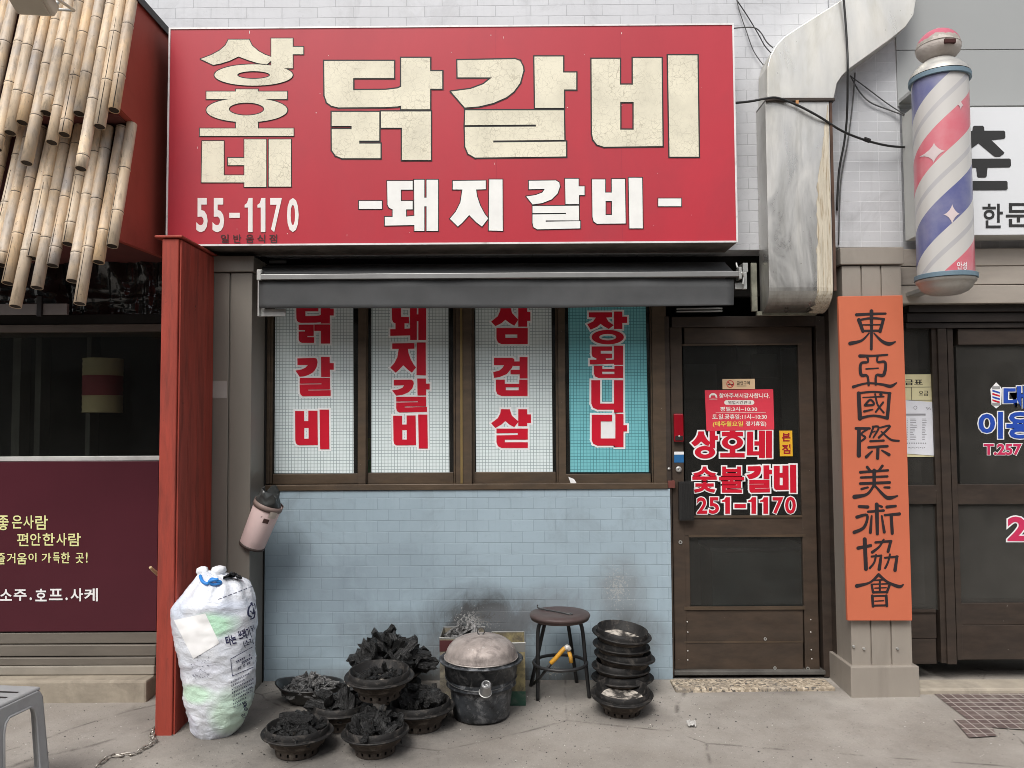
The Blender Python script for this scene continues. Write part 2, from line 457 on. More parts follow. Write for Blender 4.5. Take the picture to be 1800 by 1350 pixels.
G['bi_small'] = Glyph([([(475, 862), (553, 862), (553, 940), (592, 940), (592, 860), (670, 860), (674, 1123), (505, 1125), (485, 1112), (478, 1085)], [rect(555, 990, 593, 1073)]), ([(692, 852), (772, 852), (776, 1152), (697, 1152)], [])]).tf(C4)
def _sam_s(dy=0): return [(240, 325 + dy), (290, 325 + dy), (300, 365 + dy), (333, 400 + dy), (312, 432 + dy), (285, 416 + dy), (265, 400 + dy), (245, 418 + dy), (213, 434 + dy), (190, 410 + dy), (225, 382 + dy), (238, 352 + dy)]
G['sam'] = Glyph([(_sam_s(-4), []), ([(333, 320), (380, 320), (380, 355), (397, 355), (397, 402), (380, 402), (380, 433), (333, 433)], []), ([(218, 440), (383, 440), (383, 525), (245, 525), (225, 515), (218, 495)], [rect(265, 474, 328, 492)])]).tf(W2)
G['gyeop'] = Glyph([([(205, 597), (300, 597), (312, 603), (313, 615), (300, 650), (272, 683), (235, 698), (205, 703), (201, 672), (232, 665), (250, 650), (258, 636), (205, 636)], []), (rect(340, 593, 382, 706), []), (rect(306, 616, 342, 640), []), (rect(292, 660, 342, 684), []),
    ([(215, 712), (262, 712), (262, 734), (338, 734), (338, 712), (382, 712), (382, 798), (245, 798), (222, 788), (215, 768)], [rect(267, 752, 335, 768)])]).tf(W2)
G['sal'] = Glyph([([(242, 868), (288, 868), (300, 903), (335, 933), (312, 962), (285, 948), (265, 930), (245, 948), (212, 967), (190, 942), (225, 915), (238, 890)], []), ([(333, 868), (380, 868), (380, 895), (400, 895), (400, 940), (380, 940), (380, 957), (333, 957)], []),
    ([(218, 970), (383, 970), (383, 1028), (262, 1028), (262, 1042), (383, 1042), (383, 1072), (245, 1072), (225, 1062), (218, 1042), (218, 1006), (330, 1004), (330, 993), (218, 995)], [])]).tf(W2)
G['jang'] = Glyph([([(705, 357), (828, 357), (828, 383), (797, 385), (808, 405), (837, 425), (810, 445), (783, 430), (767, 418), (750, 433), (715, 449), (697, 420), (728, 405), (742, 385), (705, 383)], []), ([(838, 353), (882, 353), (882, 380), (907, 380), (907, 413), (882, 413), (882, 445), (838, 445)], []), (ell(805, 488, 85, 38), [ell(805, 488, 45, 17)])]).tf(W2)
G['doep'] = Glyph([([(720, 537), (828, 537), (828, 560), (768, 560), (768, 575), (828, 575), (828, 600), (795, 600), (795, 608), (842, 606), (842, 628), (710, 632), (710, 607), (745, 607), (745, 600), (725, 592), (720, 577)], []), (rect(838, 533, 886, 634), []),
    ([(732, 640), (776, 640), (776, 656), (840, 656), (840, 640), (886, 640), (886, 703), (756, 703), (738, 695), (732, 680)], [rect(776, 670, 840, 683)])]).tf(W2)
G['ni'] = Glyph([([(718, 715), (765, 715), (765, 838), (840, 838), (840, 870), (750, 870), (727, 860), (718, 838)], []), (rect(838, 715, 887, 885), [])]).tf(W2)
G['da'] = Glyph([([(720, 897), (828, 897), (828, 932), (768, 932), (768, 1022), (848, 1022), (848, 1060), (750, 1060), (728, 1050), (720, 1030)], []), ([(845, 893), (888, 893), (888, 952), (907, 952), (907, 985), (888, 985), (888, 1068), (845, 1068)], [])]).tf(W2)

# ================================================================= MATERIALS USED
M_brown = mat("bronze_aluminium", (.095, .066, .043), .42, .25, .22, 7, (1, 1, 3), .12, 120, .5, dirt=((.035, .03, .026), .6, 3, .45, .75), speck=((.3, .28, .25), 60, .76))
M_dkbrown = mat("dark_bronze_aluminium", (.05, .036, .028), .45, .2, .25, 7, (1, 1, 3), .12, 120, .5, dirt=((.02, .018, .016), .6, 3, .45, .75), speck=((.3, .28, .25), 55, .77))
M_black = mat("sooty_black", (.014, .013, .012), .8, 0, .3, 8, spec=.2)
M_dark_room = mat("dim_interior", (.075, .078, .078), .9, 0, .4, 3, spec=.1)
M_tan = mat("tan_clad_metal", (.33, .295, .255), .45, .2, .12, 3, (1, 1, .35), .06, 60, .5, dirt=((.10, .085, .07), .5, 2.2, .5, .8), speck=((.08, .07, .06), 40, .75))
M_greycol = mat("grey_clad_metal", (.20, .185, .16), .42, .25, .12, 3, (1, 1, .3), .06, 60, .5, dirt=((.09, .08, .07), .5, 2.2, .5, .8))
M_redwood = mat("red_painted_wood", (.32, .05, .032), .6, 0, .2, 4, (5, 5, .6), .35, 40, .35, dirt=((.085, .028, .022), .75, 3.5, .47, .74), speck=((.07, .02, .015), 24, .74))
M_glass = glass("window_glass", dust=.01, gloss=.8)
M_glass_dusty = glass("dusty_glass", (.6, .6, .58), gloss=.8, dust=.022)
M_alu = mat("worn_aluminium", (.5, .5, .48), .4, .7, .2, 6, (1, 1, 1), .1, 80)
M_stick_red = flat("red_vinyl", (.56, .010, .030), .35)
M_stick_white = flat("white_vinyl", (.82, .82, .82), .4)
M_white = mat("white_paint", (.78, .79, .8), .45, 0, .05, 4)
M_black_paint = flat("black_lettering", (.018, .016, .016), .5)
M_concrete = mat("step_concrete", (.33, .29, .23), .85, 0, .2, 5, (1, 1, 1), .5, 60, .3, dirt=((.12, .105, .085), .7, 4, .48, .75))

# ================================================================= GROUND
def ground():
    m = bpy.data.materials.new("worn_concrete"); t = NT(m); v = t.obj(); xyz = t.sep(v)
    c = t.mix(t.ramp(t.noise(v, 1.6, 8, .62), .35, .68), (.24, .217, .19), (.345, .32, .288))
    c = t.mix(t.math('MULTIPLY', t.ramp(t.noise(v, 7, 8, .7), .48, .75), .4), c, (.165, .15, .137))
    c = t.mix(t.math('MULTIPLY', t.ramp(t.noise(v, 140, 3, .6), .6, .72), .5), c, (.44, .41, .37))
    c = t.mix(t.math('MULTIPLY', t.ramp(t.noise(v, 90, 3, .6), .64, .72), .7), c, (.06, .055, .05))
    c = t.mix(t.ramp(t.noise(v, 38, 2, .5), .765, .785), c, (.62, .6, .56))
    c = t.mix(t.math('MULTIPLY', t.ramp(t.noise(v, 21, 4, .7), .70, .74), .8), c, (.05, .045, .04))
    w = t.noise(v, 6, 6, .65)
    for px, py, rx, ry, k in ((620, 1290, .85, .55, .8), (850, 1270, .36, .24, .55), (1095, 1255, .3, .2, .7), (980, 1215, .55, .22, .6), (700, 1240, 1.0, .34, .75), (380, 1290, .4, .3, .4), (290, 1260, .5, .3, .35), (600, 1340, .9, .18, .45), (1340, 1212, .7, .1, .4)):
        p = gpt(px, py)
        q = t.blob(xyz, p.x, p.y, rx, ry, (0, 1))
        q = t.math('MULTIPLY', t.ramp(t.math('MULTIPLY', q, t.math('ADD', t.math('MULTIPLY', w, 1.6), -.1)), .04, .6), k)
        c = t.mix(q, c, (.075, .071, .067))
    vo = t.n("ShaderNodeTexVoronoi", feature='DISTANCE_TO_EDGE'); t.l(t.mix(.12, v, t.n("ShaderNodeTexNoise").outputs[1]), vo.inputs['Vector']); vo.inputs['Scale'].default_value = .75
    ck = t.math('MULTIPLY', t.ramp(vo.outputs['Distance'], 0, .006, 1, 0), t.ramp(w, .45, .6))
    c = t.mix(t.math('MULTIPLY', ck, .7), c, (.06, .05, .045))
    h = t.math('ADD', t.noise(v, 60, 6, .7), t.math('MULTIPLY', t.noise(v, 5, 4), 1.2))
    t.bsdf(c, .9, 0, .25, t.bump(h, .45, .006))
    mb = MB()
    xs = [-40, -8] + [-4 + .1 * i for i in range(81)] + [8, 40]
    ys = [1.0, .3, 0] + [-.1 * i for i in range(1, 31)] + [-5, -12, -40]
    vs = []
    for y in ys:
        for x in xs:
            z = gz(y)
            if -3 < y < -.02 and abs(x) < 3.9: z += .006 * noise.noise(Vector((x * 1.6, y * 1.6, 0)))
            vs.append((x, y, z))
    n = len(xs)
    fs = [(j * n + i, (j + 1) * n + i, (j + 1) * n + i + 1, j * n + i + 1) for j in range(len(ys) - 1) for i in range(n - 1)]
    o = mb.add(vs, fs).build("ground", m, smooth=True)
    o['kind'] = 'structure'
ground()
# terracotta floor tiles let into the pavement in front of the barber's door
def tile_floor():
    m = bpy.data.materials.new("brown_floor_tiles"); t = NT(m); v = t.obj(); xyz = t.sep(v)
    bk = t.n("ShaderNodeTexBrick"); bk.offset = 0; t.l(t.comb(t.math('ADD', xyz[0], .02), xyz[1]), bk.inputs['Vector'])
    bk.inputs['Color1'].default_value = (.10, .072, .066, 1); bk.inputs['Color2'].default_value = (.135, .098, .09, 1); bk.inputs['Mortar'].default_value = (.36, .33, .30, 1)
    bk.inputs['Scale'].default_value = 1; bk.inputs['Mortar Size'].default_value = .0030; bk.inputs['Brick Width'].default_value = .052; bk.inputs['Row Height'].default_value = .052
    d = t.ramp(t.noise(v, 9, 7, .7), .5, .75)
    c = t.mix(t.math('MULTIPLY', d, .6), bk.outputs[0], (.3, .27, .24))
    t.bsdf(c, .7, 0, .3, t.bump(t.math('MULTIPLY', bk.outputs['Fac'], -1), .4, .003))
    e = .004
    mb = MB()
    def g(px, py): p = gpt(px, py); return (p.x, p.y, gz(p.y) + e + .003)
    P = [g(1632, 1214), g(1800, 1203), g(1990, 1196), g(2080, 1290), g(1800, 1285), g(1744, 1281), g(1752, 1296), g(1704, 1299), g(1676, 1267), g(1700, 1266), g(1660, 1236)]
    tri = tessellate_polygon([[Vector(q) for q in P]])
    fs = [tuple(q) if (Vector(P[q[1]]) - Vector(P[q[0]])).cross(Vector(P[q[2]]) - Vector(P[q[0]])).z > 0 else tuple(reversed(q)) for q in tri]
    mb.add(P, fs).build("tile_paving", m)['kind'] = 'structure'
tile_floor()

# ================================================================= OTHER SIDE OF THE STREET (unseen building, added to darken reflections and undersides)
def opposite():
    o = thing("added_opposite_building", "unseen plain grey building across the street, added to darken glass reflections", "building", (0, -13, -.14))
    mw = mat("opposite_render", (.21, .205, .20), .8, 0, .15, 1.5)
    MB().box(-22, 22, -16, -13, -.2, 6.6).build("wall", mw, o)
    MB().box(-22.3, 22.3, -16, -12.6, 6.602, 6.9).build("roof_edge", M_black, o)
    mg = flat("opposite_glass", (.02, .022, .025), .1)
    for i in range(-6, 7):
        MB().box(i * 3.2 - 1.1, i * 3.2 + 1.1, -12.99, -12.9, 3.9, 5.5).build("window", mg, o)
        MB().box(i * 3.2 - 1.3, i * 3.2 + 1.3, -12.99, -12.9, .0, 2.6).build("shop_window", mg, o)
opposite()

# ================================================================= RESTAURANT BUILDING
YU, YC = -.12, -.25           # planes: upper tiled wall, pillar fronts
bld = thing("restaurant_building", "grey tiled restaurant front with blue tiled wall under four brown windows", "building", (0, 0, 0))
XL, XR = X(459, 0), X(1176, 0)
def sx(px, py, Y=0): p = pt(px, py, Y); return p.x, p.z
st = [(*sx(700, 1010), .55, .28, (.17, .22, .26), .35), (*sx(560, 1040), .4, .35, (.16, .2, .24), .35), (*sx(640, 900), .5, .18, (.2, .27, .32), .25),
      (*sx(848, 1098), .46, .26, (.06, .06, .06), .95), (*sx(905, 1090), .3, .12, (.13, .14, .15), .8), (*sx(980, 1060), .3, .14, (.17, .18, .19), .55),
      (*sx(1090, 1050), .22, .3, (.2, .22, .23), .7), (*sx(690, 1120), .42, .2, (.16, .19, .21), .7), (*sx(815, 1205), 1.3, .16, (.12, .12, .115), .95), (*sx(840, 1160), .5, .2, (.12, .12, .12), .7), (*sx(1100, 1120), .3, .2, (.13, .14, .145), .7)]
pe = [(*sx(838, 1088), .3, .13, (.55, .54, .52), .7), (*sx(1085, 1035), .17, .26, (.42, .42, .41), .6), (*sx(975, 1180), .12, .06, (.5, .48, .43), .9), (*sx(850, 1085), .22, .10, (.03, .03, .03), .8)]
M_blue = tiles("blue_painted_tile", (.335, .425, .485), (.26, .335, .385), .128, .0645, st, peel=pe, shift=(.03, .0), var=.025, rough=.35, msize=.0022)
MB().box(XL, XR, 0, .12, -.05, Z(861, 0)).build("blue_wall", M_blue, bld)
M_wtile = tiles("white_wall_tile", (.62, .63, .655), (.40, .41, .43), .205, .0635, (), shift=(.0, .012), var=.02, msize=.0022)
M_wtile2 = tiles("grey_wall_tile", (.53, .54, .56), (.64, .65, .67), .11, .0575, (), off=0, shift=(.02, .0), var=.02, msize=.002)
zU = Z(439, YU, 1310)
MB().box(X(236, YU), X(1474, YU), YU, .22, zU, 4.9).build("upper_wall", M_wtile, bld)
MB().box(X(1474, YU) + .002, X(1581, YU, 250), YU - .012, .22, Z(435, YU, 1530), 4.9).build("side_wall", M_wtile2, bld)
# opening behind the windows and door
MB().box(X(440, .02), X(1490, .02), .055, .11, Z(522, .02), zU + .05).build("lintel", M_black, bld)
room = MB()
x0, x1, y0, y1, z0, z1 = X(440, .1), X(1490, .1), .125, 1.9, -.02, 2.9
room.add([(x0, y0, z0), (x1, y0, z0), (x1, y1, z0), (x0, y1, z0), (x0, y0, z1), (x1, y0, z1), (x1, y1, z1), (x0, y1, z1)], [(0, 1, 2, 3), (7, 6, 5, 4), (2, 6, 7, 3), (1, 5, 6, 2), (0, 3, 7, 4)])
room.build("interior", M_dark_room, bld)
# ---- window: fixed frame with four sliding sashes
YF, YS, YS2 = .012, .028, .052
fr = MB()
fr.pbox(462, 851, 1174, 861, YF - .022, .12)
fr.pbox(455, 470, 474, 851, YF, .12)
fr.pbox(1147, 470, 1172, 851, YF, .12)
fr.pbox(474, 470, 1147, 527, YF + .001, .12)
fr.pbox(801, 527, 829, 851, YF + .004, .12)
wf = fr.build("window_frame", M_brown, bld, bevel=.002)
MB().pbox(809, 527, 813, 850, YF - .003, YF + .004).build("brass_strip", mat("brass_trim", (.32, .23, .10), .35, .6), wf)
def sash(x0, x1, gx0, gx1, ybot, yin, Y, parent):
    s_ = MB()
    s_.pbox(x0, 527.5, gx0, ybot, Y, Y + .03); s_.pbox(gx1, 527.5, x1, ybot, Y, Y + .03); s_.pbox(gx0, yin, gx1, ybot, Y + .001, Y + .029)
    o = s_.build("window_sash", M_brown, parent, bevel=.002)
    MB().pbox(gx0, 500, gx1, yin, Y + .014, Y + .018).build("glass_pane", M_glass, o)
    return o
sash(474, 643, 479, 629, 850.5, 833, YS, bld)
sash(643.5, 800.5, 646, 797, 850, 831, YS2, bld)
sash(829.5, 981, 834, 977, 849.5, 830, YS2, bld)
sash(981.5, 1146.5, 994, 1144, 850.5, 833, YS, bld)
# ---- printed sheets on the panes
M_sheet = gridsheet("pale_grid_film", (.75, .83, .84), (.25, .33, .34))
M_teal = gridsheet("teal_grid_film", (.19, .52, .57), (.06, .19, .22))
def sheet(box, m, glyphs, label, YY):
    c = [pt(box[0], box[1], YY), pt(box[2], box[1], YY), pt(box[3], box[4], YY), pt(box[5], box[4], YY)]
    o = thing("window_poster", label, "poster", ((c[2].x + c[3].x) / 2, YY, c[2].z), "lettered sheets in the restaurant windows")
    MB().add(c + [q + Vector((0, .0012, 0)) for q in c], [(3, 2, 1, 0), (4, 5, 6, 7), (0, 1, 5, 4), (2, 3, 7, 6), (1, 2, 6, 5), (3, 0, 4, 7)]).build("printed_sheet", m, o)
    a, w = MB(), MB()
    for g, bx in glyphs:
        q = G[g].fit(bx) if bx else G[g]
        q.fill(a, YY - .003); q.stroke(w, YY - .0010, 3.2); q.fill(w, YY - .0008)
        if g == 'da':
            Glyph([(rect(1055, 739, 1085, 773), [])]).fill(w, YY - .0009)
    w.build("letter_outline", M_stick_white, o); a.build("lettering", M_stick_red, o)
c1 = tr(430, 430, 1 / 3)
def cb(u0, v0, u1, v1, f=c1): a = f(u0, v0); b_ = f(u1, v1); return (a[0], a[1], b_[0], b_[1])
sheet((484, 500, 621, 621.5, 832, 482.5), M_sheet, [('dak', cb(272, 310, 470, 522)), ('gal', cb(268, 592, 470, 800)), ('bi', cb(266, 870, 447, 1079))], "pale sheet in the leftmost window with three widely spaced red syllables", YS + .012)
sheet((653, 500, 788, 790, 830.5, 653), M_sheet, [('dwae', cb(768, 295, 957, 503)), ('ji', cb(768, 516, 956, 690)), ('gal_small', cb(778, 706, 976, 885)), ('bi_small', cb(783, 896, 966, 1075))], "pale sheet with four tightly stacked red syllables, second window from the left", YS2 + .012)
sheet((834.5, 500, 969, 971.5, 829.5, 837), M_sheet, [('sam', None), ('gyeop', None), ('sal', None)], "pale sheet with three red syllables beside the teal sheet", YS2 + .012)
sheet((998.5, 500, 1134, 1141, 830, 1002.5), M_teal, [('jang', None), ('doep', None), ('ni', None), ('da', None)], "teal sheet with red syllables in the window next to the door", YS + .012)
MB().add([pt(x, y, YS - .002) for x, y in ((999, 838), (1009, 842), (1014, 850), (1003, 849))], [(3, 2, 1, 0)]).build("paper_remnant", M_stick_white, bld)
# ---- door
YD = .03
dfm = MB()
dfm.pbox(1172.5, 556, 1181, 1190, YD - .02, .12); dfm.pbox(1441, 556, 1458, 1190, YD - .02, .12); dfm.pbox(1181, 556, 1441, 574, YD - .019, .12)
dfm.build("door_frame", M_dkbrown, bld, bevel=.002)
door = MB()
door.pbox(1182, 575, 1203, 1177, YD, YD + .035); door.pbox(1409, 575, 1434, 1178, YD, YD + .035)
door.pbox(1203, 575, 1409, 604, YD + .001, YD + .034); door.pbox(1203, 909, 1412, 941, YD + .001, YD + .034)
door.pbox(1203, 1072, 1412, 1128, YD + .004, YD + .034); door.pbox(1203, 1130, 1412, 1177, YD + .002, YD + .034)
door.pbox(1203, 941, 1213, 1072, YD + .003, YD + .03); 
dr = door.build("door", mat("door_bronze", (.066, .046, .033), .42, .2, .25, 7, (1, 1, 3), .12, 120, .5, dirt=((.03, .025, .021), .6, 3, .45, .75), speck=((.3, .28, .25), 60, .76)), bld, bevel=.0025)
for q_ in ((1203, 1066, 1416, 1072, YD - .006, YD + .003), (1203, 1127, 1412, 1130, YD - .001, YD + .003), (1198, 604, 1410, 607, YD - .004, YD + .002), (1203, 906, 1410, 910, YD - .006, YD + .002), (1211, 940, 1416, 944, YD - .003, YD + .002)):
    MB().pbox(*q_).build("glazing_bead", M_brown, dr)
MB().pbox(1203, 604, 1409, 909, YD + .014, YD + .018).build("glass_pane", M_glass, dr)
MB().pbox(1213, 941, 1412, 1072, YD + .014, YD + .018).build("glass_pane", M_glass, dr)
rv = MB()
for x, y in ((1208, 1093), (1209, 1111), (1209, 1144), (1209, 1160), (1425, 1089), (1425, 1111), (1426, 1142), (1427, 1158)):
    p = pt(x, y, YD); rv.lathe([(0, -.0), (.004, .001), (.003, .004), (0, .005)], 10, p, mtx=Matrix.Rotation(PI / 2, 3, 'X'))
rv.build("screw", flat("bright_screw", (.6, .58, .54), .4), dr)
bz = MB()
for x, y, q in ((1196, 953, .011), (1345, 1123, .009), (1362, 1174, .009), (1420, 1175, .010)):
    p = pt(x, y, YD - .003); bz.lathe([(q * .45, 0), (q * .5, .004), (q, .004), (q, 0)], 14, p, mtx=Matrix.Rotation(PI / 2, 3, 'X'))
bz.build("bolt_eye", M_alu, dr)
M_lockred = flat("red_lock_plastic", (.26, .006, .014), .2, .6)
MB().pbox(1185, 727, 1202, 777, YD - .03, YD).build("door_lock", M_lockred, dr, bevel=.008, seg=3)
k = MB(); k.pbox(1187, 766, 1201, 774, YD - .033, YD - .029); k.build("lock_base", M_black_paint, dr, bevel=.001)
RX = Matrix.Rotation(PI / 2, 3, 'X')
MB().lathe([(0, .003), (.005, .002), (.006, 0)], 12, pt(1194, 767, YD - .034), mtx=RX).build("lock_button", M_alu, dr, smooth=True)
MB().lathe([(.003, .004), (.008, .006), (.016, .004), (.018, 0)], 20, pt(1193, 825, YD - .006), mtx=RX).build("lock_cylinder", M_alu, dr, smooth=True)
MB().lathe([(0, .006), (.008, .004), (.009, 0)], 14, pt(1176, 824, YD - .024), mtx=RX).build("door_knob", M_alu, dr, smooth=True)
k = MB(); k.pbox(1185, 794, 1202, 799, YD - .0012, YD); k.build("lock_sticker", M_white, dr)
k = MB(); k.pbox(1185, 799.2, 1202, 813, YD - .0014, YD); k.build("lock_sticker", flat("blue_sticker", (.02, .12, .3), .4), dr)
hd = MB(); hd.pbox(1194, 847, 1220, 915, YD - .045, YD - .012); hd.pbox(1194, 850, 1200, 912, YD - .012, YD)
for i in range(8): hd.pbox(1197.5 + i * 2.9, 849, 1199 + i * 2.9, 913, YD - .048, YD - .0445)
hd.build("door_handle", mat("black_handle_plastic", (.02, .02, .02), .35, 0, .2), dr, bevel=.0012)
kk = MB(); kk.pbox(1174, 845, 1187, 858, YD - .028, YD - .002); kk.build("door_latch", mat("rusty_latch", (.16, .05, .04), .5, .3), dr, bevel=.002)
# lettering stuck to the door glass
YL = YD + .011
def word(items):
    a, w = MB(), MB()
    for kind, ch, bx in items:
        if kind == 'g':
            q = G[ch].fit(bx); q.fill(a, YL - .002); q.stroke(w, YL - .0005, 2.6); q.fill(w, YL - .0004)
        elif kind == 't':
            textinto(a, ch, bx, YL - .002, .026); textinto(w, ch, bx, YL, .07, .026)
        else:
            q = Glyph([one(*bx) if ch == '1' else (rect(*bx), [])]); q.fill(a, YL - .002); q.stroke(w, YL - .0005, 2.4); q.fill(w, YL - .0004)
    w.build("letter_outline", M_stick_white, dr); a.build("lettering", M_stick_red, dr)
word([('g', 'sang', (1215, 757, 1262, 806)), ('g', 'ho', (1266, 757, 1309, 804)), ('g', 'ne', (1313, 757, 1357, 805))])
word([('t', '숯', (1217, 820, 1260, 866)), ('t', '불', (1264, 820, 1308, 866)), ('g', 'gal', (1312, 818, 1357, 866)), ('g', 'bi', (1360, 817, 1400, 866))])
word([('t', '2', (1225, 874, 1243, 903)), ('t', '5', (1246, 874, 1264, 903)), ('p', '1', (1269, 874, 1283, 903)), ('p', '-', (1291, 886, 1311, 893)), ('p', '1', (1315, 874, 1329, 903)), ('p', '1', (1336, 874, 1350, 903)), ('t', '7', (1358, 874, 1377, 903)), ('t', '0', (1380, 873, 1399, 903))])
# threshold, lintel box
MB().pbox(1186, 1179.5, 1452, 1187, YD - .03, .2).build("threshold", mat("grey_threshold", (.085, .08, .072), .7, 0, .3, 8), bld, bevel=.004)
tz = bpy.data.materials.new("terrazzo"); t = NT(tz); v = t.obj()
vo = t.n("ShaderNodeTexVoronoi"); t.l(v, vo.inputs['Vector']); vo.inputs['Scale'].default_value = 85
q = t.sep(vo.outputs['Color'])
c = t.mix(t.ramp(q[0], .3, .9), (.28, .23, .17), (.56, .48, .37))
c = t.mix(t.ramp(q[1], .8, .86), c, (.1, .09, .08))
c = t.mix(t.math('MULTIPLY', t.ramp(t.noise(v, 6, 6, .65), .48, .7), .85), c, (.21, .19, .165))
t.bsdf(c, .7, 0, .3, t.bump(vo.outputs['Distance'], .3, .003))
a_, b_ = gpt(1186, 1213), gpt(1460, 1218)
MB().box(a_.x, X(1466, YC), -.185, YD - .052, -.06, .012).build("door_step", tz, bld, bevel=.008)
# ---- pillars of the restaurant front
def pillar(px0, px1, pyt, pyb, Yf, seams, m, cap, base, parent):
    Xa, Xb = X(px0, Yf), X(px1, Yf)
    zt = Z(pyt, Yf, px0)
    ed = [Xa] + [X(q, Yf) for q in seams] + [Xb]
    mb = MB()
    for i in range(len(ed) - 1):
        mb.box(ed[i] + (.004 if i else 0), ed[i + 1] - (.004 if i < len(ed) - 2 else 0), Yf, .1, -.06, zt)
    mb.box(Xa + .01, Xb - .01, Yf + .012, .099, -.06, zt - .01)
    o = mb.build("pillar", m, parent, bevel=.003)
    if cap:
        MB().box(Xa - .012, Xb + .012, Yf - .015, .12, zt + .004, Z(cap, Yf - .015, px0)).build("pillar_capital", m, parent, bevel=.004)
    if base:
        MB().box(Xa - .02, Xb + .02, Yf - .03, .1, -.06, Z(base, Yf - .03, (px0 + px1) / 2)).build("pillar_base", m, parent, bevel=.004)
    return o
pl = pillar(367, 441, 480, 1250, YC, (402,), M_greycol, 450, None, bld)
MB().pbox(370, 670, 399, 700, YC - .001, YC).build("tape_patch", flat("pale_tape", (.3, .28, .26), .6), pl)
MB().box(X(441, YC) + .004, XL - .003, -.02, .1, -.05, zU + .02).build("side_jamb", M_black, bld)
pr = pillar(1487, 1592, 467, 1215, YC, (1521, 1556), M_tan, 435, 1172, bld)
MB().box(X(1458, 0, 800), X(1487, YC) - .002, -.05, .2, -.05, zU + .01).build("side_jamb", M_dkbrown, bld)
bl_ = MB()
for x, y in ((1500, 1136), (1518, 1140), (1577, 1140)):
    p = pt(x, y, YC); bl_.lathe([(0, .012), (.006, .011), (.008, 0)], 10, p, mtx=Matrix.Rotation(PI / 2, 3, 'X'))
bl_.build("pillar_bolt", M_alu, pr)

for px0, py0, px1, py1, yy_, g_ in ((1296, 600, 1330, 640, 1.0, .30), (1322, 622, 1366, 664, .95, .16), (1205, 640, 1260, 700, 1.2, .12), (1375, 612, 1400, 760, .8, .12)):
    MB().pbox(px0, py0, px1, py1, yy_, yy_ + .02).build("interior_fitting", mat("dim_fitting_%d" % int(g_ * 100), (g_, g_, g_ * .98), .6, 0, .3, 4), bld)
# ---- objects dimly visible in the restaurant
t_ = thing("shelf_unit", "dim teal panelled unit glimpsed through the lower door pane", "cabinet", (pt(1320, 1000, .7).x, .7, 0))
kk = MB().box(X(1240, .7), X(1400, .7), .6, .9, 0, .62); kk.build("cabinet_body", mat("dim_teal", (.03, .07, .08), .4, 0, .4, 4), t_, bevel=.01)
MB().box(X(1236, .7), X(1404, .7), .58, .92, .622, .65).build("cabinet_top", mat("dim_slate", (.05, .06, .08), .3), t_, bevel=.006)
t_ = thing("bottle_crate", "green bottle crate glimpsed between the two left windows", "crate", (X(648, .16), .16, Z(832, .16)))
kk = MB().pbox(644, 809, 660, 832, .13, .3); kk.build("crate_body", flat("green_plastic", (.06, .3, .07), .4), t_, bevel=.004)
MB().pbox(645, 770, 650, 808, .16, .2).build("bottle_neck", flat("yellow_label", (.35, .33, .06), .4), t_, bevel=.004)

# ================================================================= MAIN SIGN
YSG = -.39
sg = thing("shop_sign", "large red sign box with cream and white Korean lettering over the awning", "sign", (X(795, YSG), YSG, Z(430, YSG)))
M_signred = mat("faded_red_sign_film", (.455, .029, .046), .38, 0, .09, 1.2, (1, 1, .6), spec=.45, dirt=((.33, .025, .042), .6, 2.0, .48, .8), speck=((.75, .6, .6), 30, .79))
def quad(px, py): return pt(px, py, YSG)
q0, q1, q2, q3 = quad(296.5, 50), quad(1286.5, 46), quad(1294.5, 421), quad(298, 431)
zb, zt = (q2.z + q3.z) / 2 - .002, (q0.z + q1.z) / 2
xl, xr = (q0.x + q3.x) / 2, (q1.x + q2.x) / 2
MB().box(xl - .008, xr + .008, YSG + .006, YU - .002, zb - .006, zt + .006).build("sign_box", mat("sign_box_metal", (.22, .19, .165), .6, .3, .3, 5, dirt=((.05, .045, .04), .8, 4, .4, .7)), sg)
rim = MB(); e = .009
rim.box(xl - e, xr + e, YSG - .004, YSG + .006, zt, zt + e); rim.box(xl - e, xr + e, YSG - .004, YSG + .006, zb - e, zb)
rim.box(xl - e, xl, YSG - .0041, YSG + .0061, zb + .0002, zt - .0002); rim.box(xr, xr + e, YSG - .0041, YSG + .0061, zb + .0002, zt - .0002)
rim.build("sign_rim", mat("white_sign_rim", (.74, .74, .73), .4, .1, .08, 5, dirt=((.2, .18, .15), .6, 9, .55, .75)), sg)
MB().box(xl, xr, YSG, YSG + .0055, zb, zt).build("sign_face", M_signred, sg)
for px in (872, 1092):
    MB().pbox(px, 52, px + .7, 424, YSG - .0005, YSG).build("film_seam", flat("film_seam_red", (.36, .025, .045), .5), sg)
sc_ = MB(); rs = random.Random(14)
for k in range(34):
    px, py = rs.uniform(305, 1280), rs.uniform(54, 418)
    w_, h_ = rs.choice(((.8, 1.2), (1.2, .8), (.6, 3.5), (1.5, 1.5))); sc_.pbox(px, py, px + w_, py + h_, YSG - .0006, YSG)
for px, py, q in ((438, 54, 5), (1092, 57, 3)): sc_.pbox(px, py, px + 1.3, py + q, YSG - .0006, YSG)
so_ = sc_.build("scratch_mark", flat("scratch_white", (.7, .6, .58), .6), sg); so_['kind'] = 'stuff'
cr, ol, wh, ol2 = MB(), MB(), MB(), MB()
for g in ('sang', 'ho', 'ne'): G[g].fill(cr, YSG - .004); G[g].stroke(ol, YSG - .0015, 1.5)
for g in ('dak', 'gal', 'bi'): G[g].fill(cr, YSG - .004); G[g].stroke(ol, YSG - .0015, 2.4)
dash1 = Glyph([(rect(266, 1100, 417, 1152), [])]).tf(C3); dash2 = Glyph([(rect(868, 975, 1004, 1021), [])]).tf(C4)
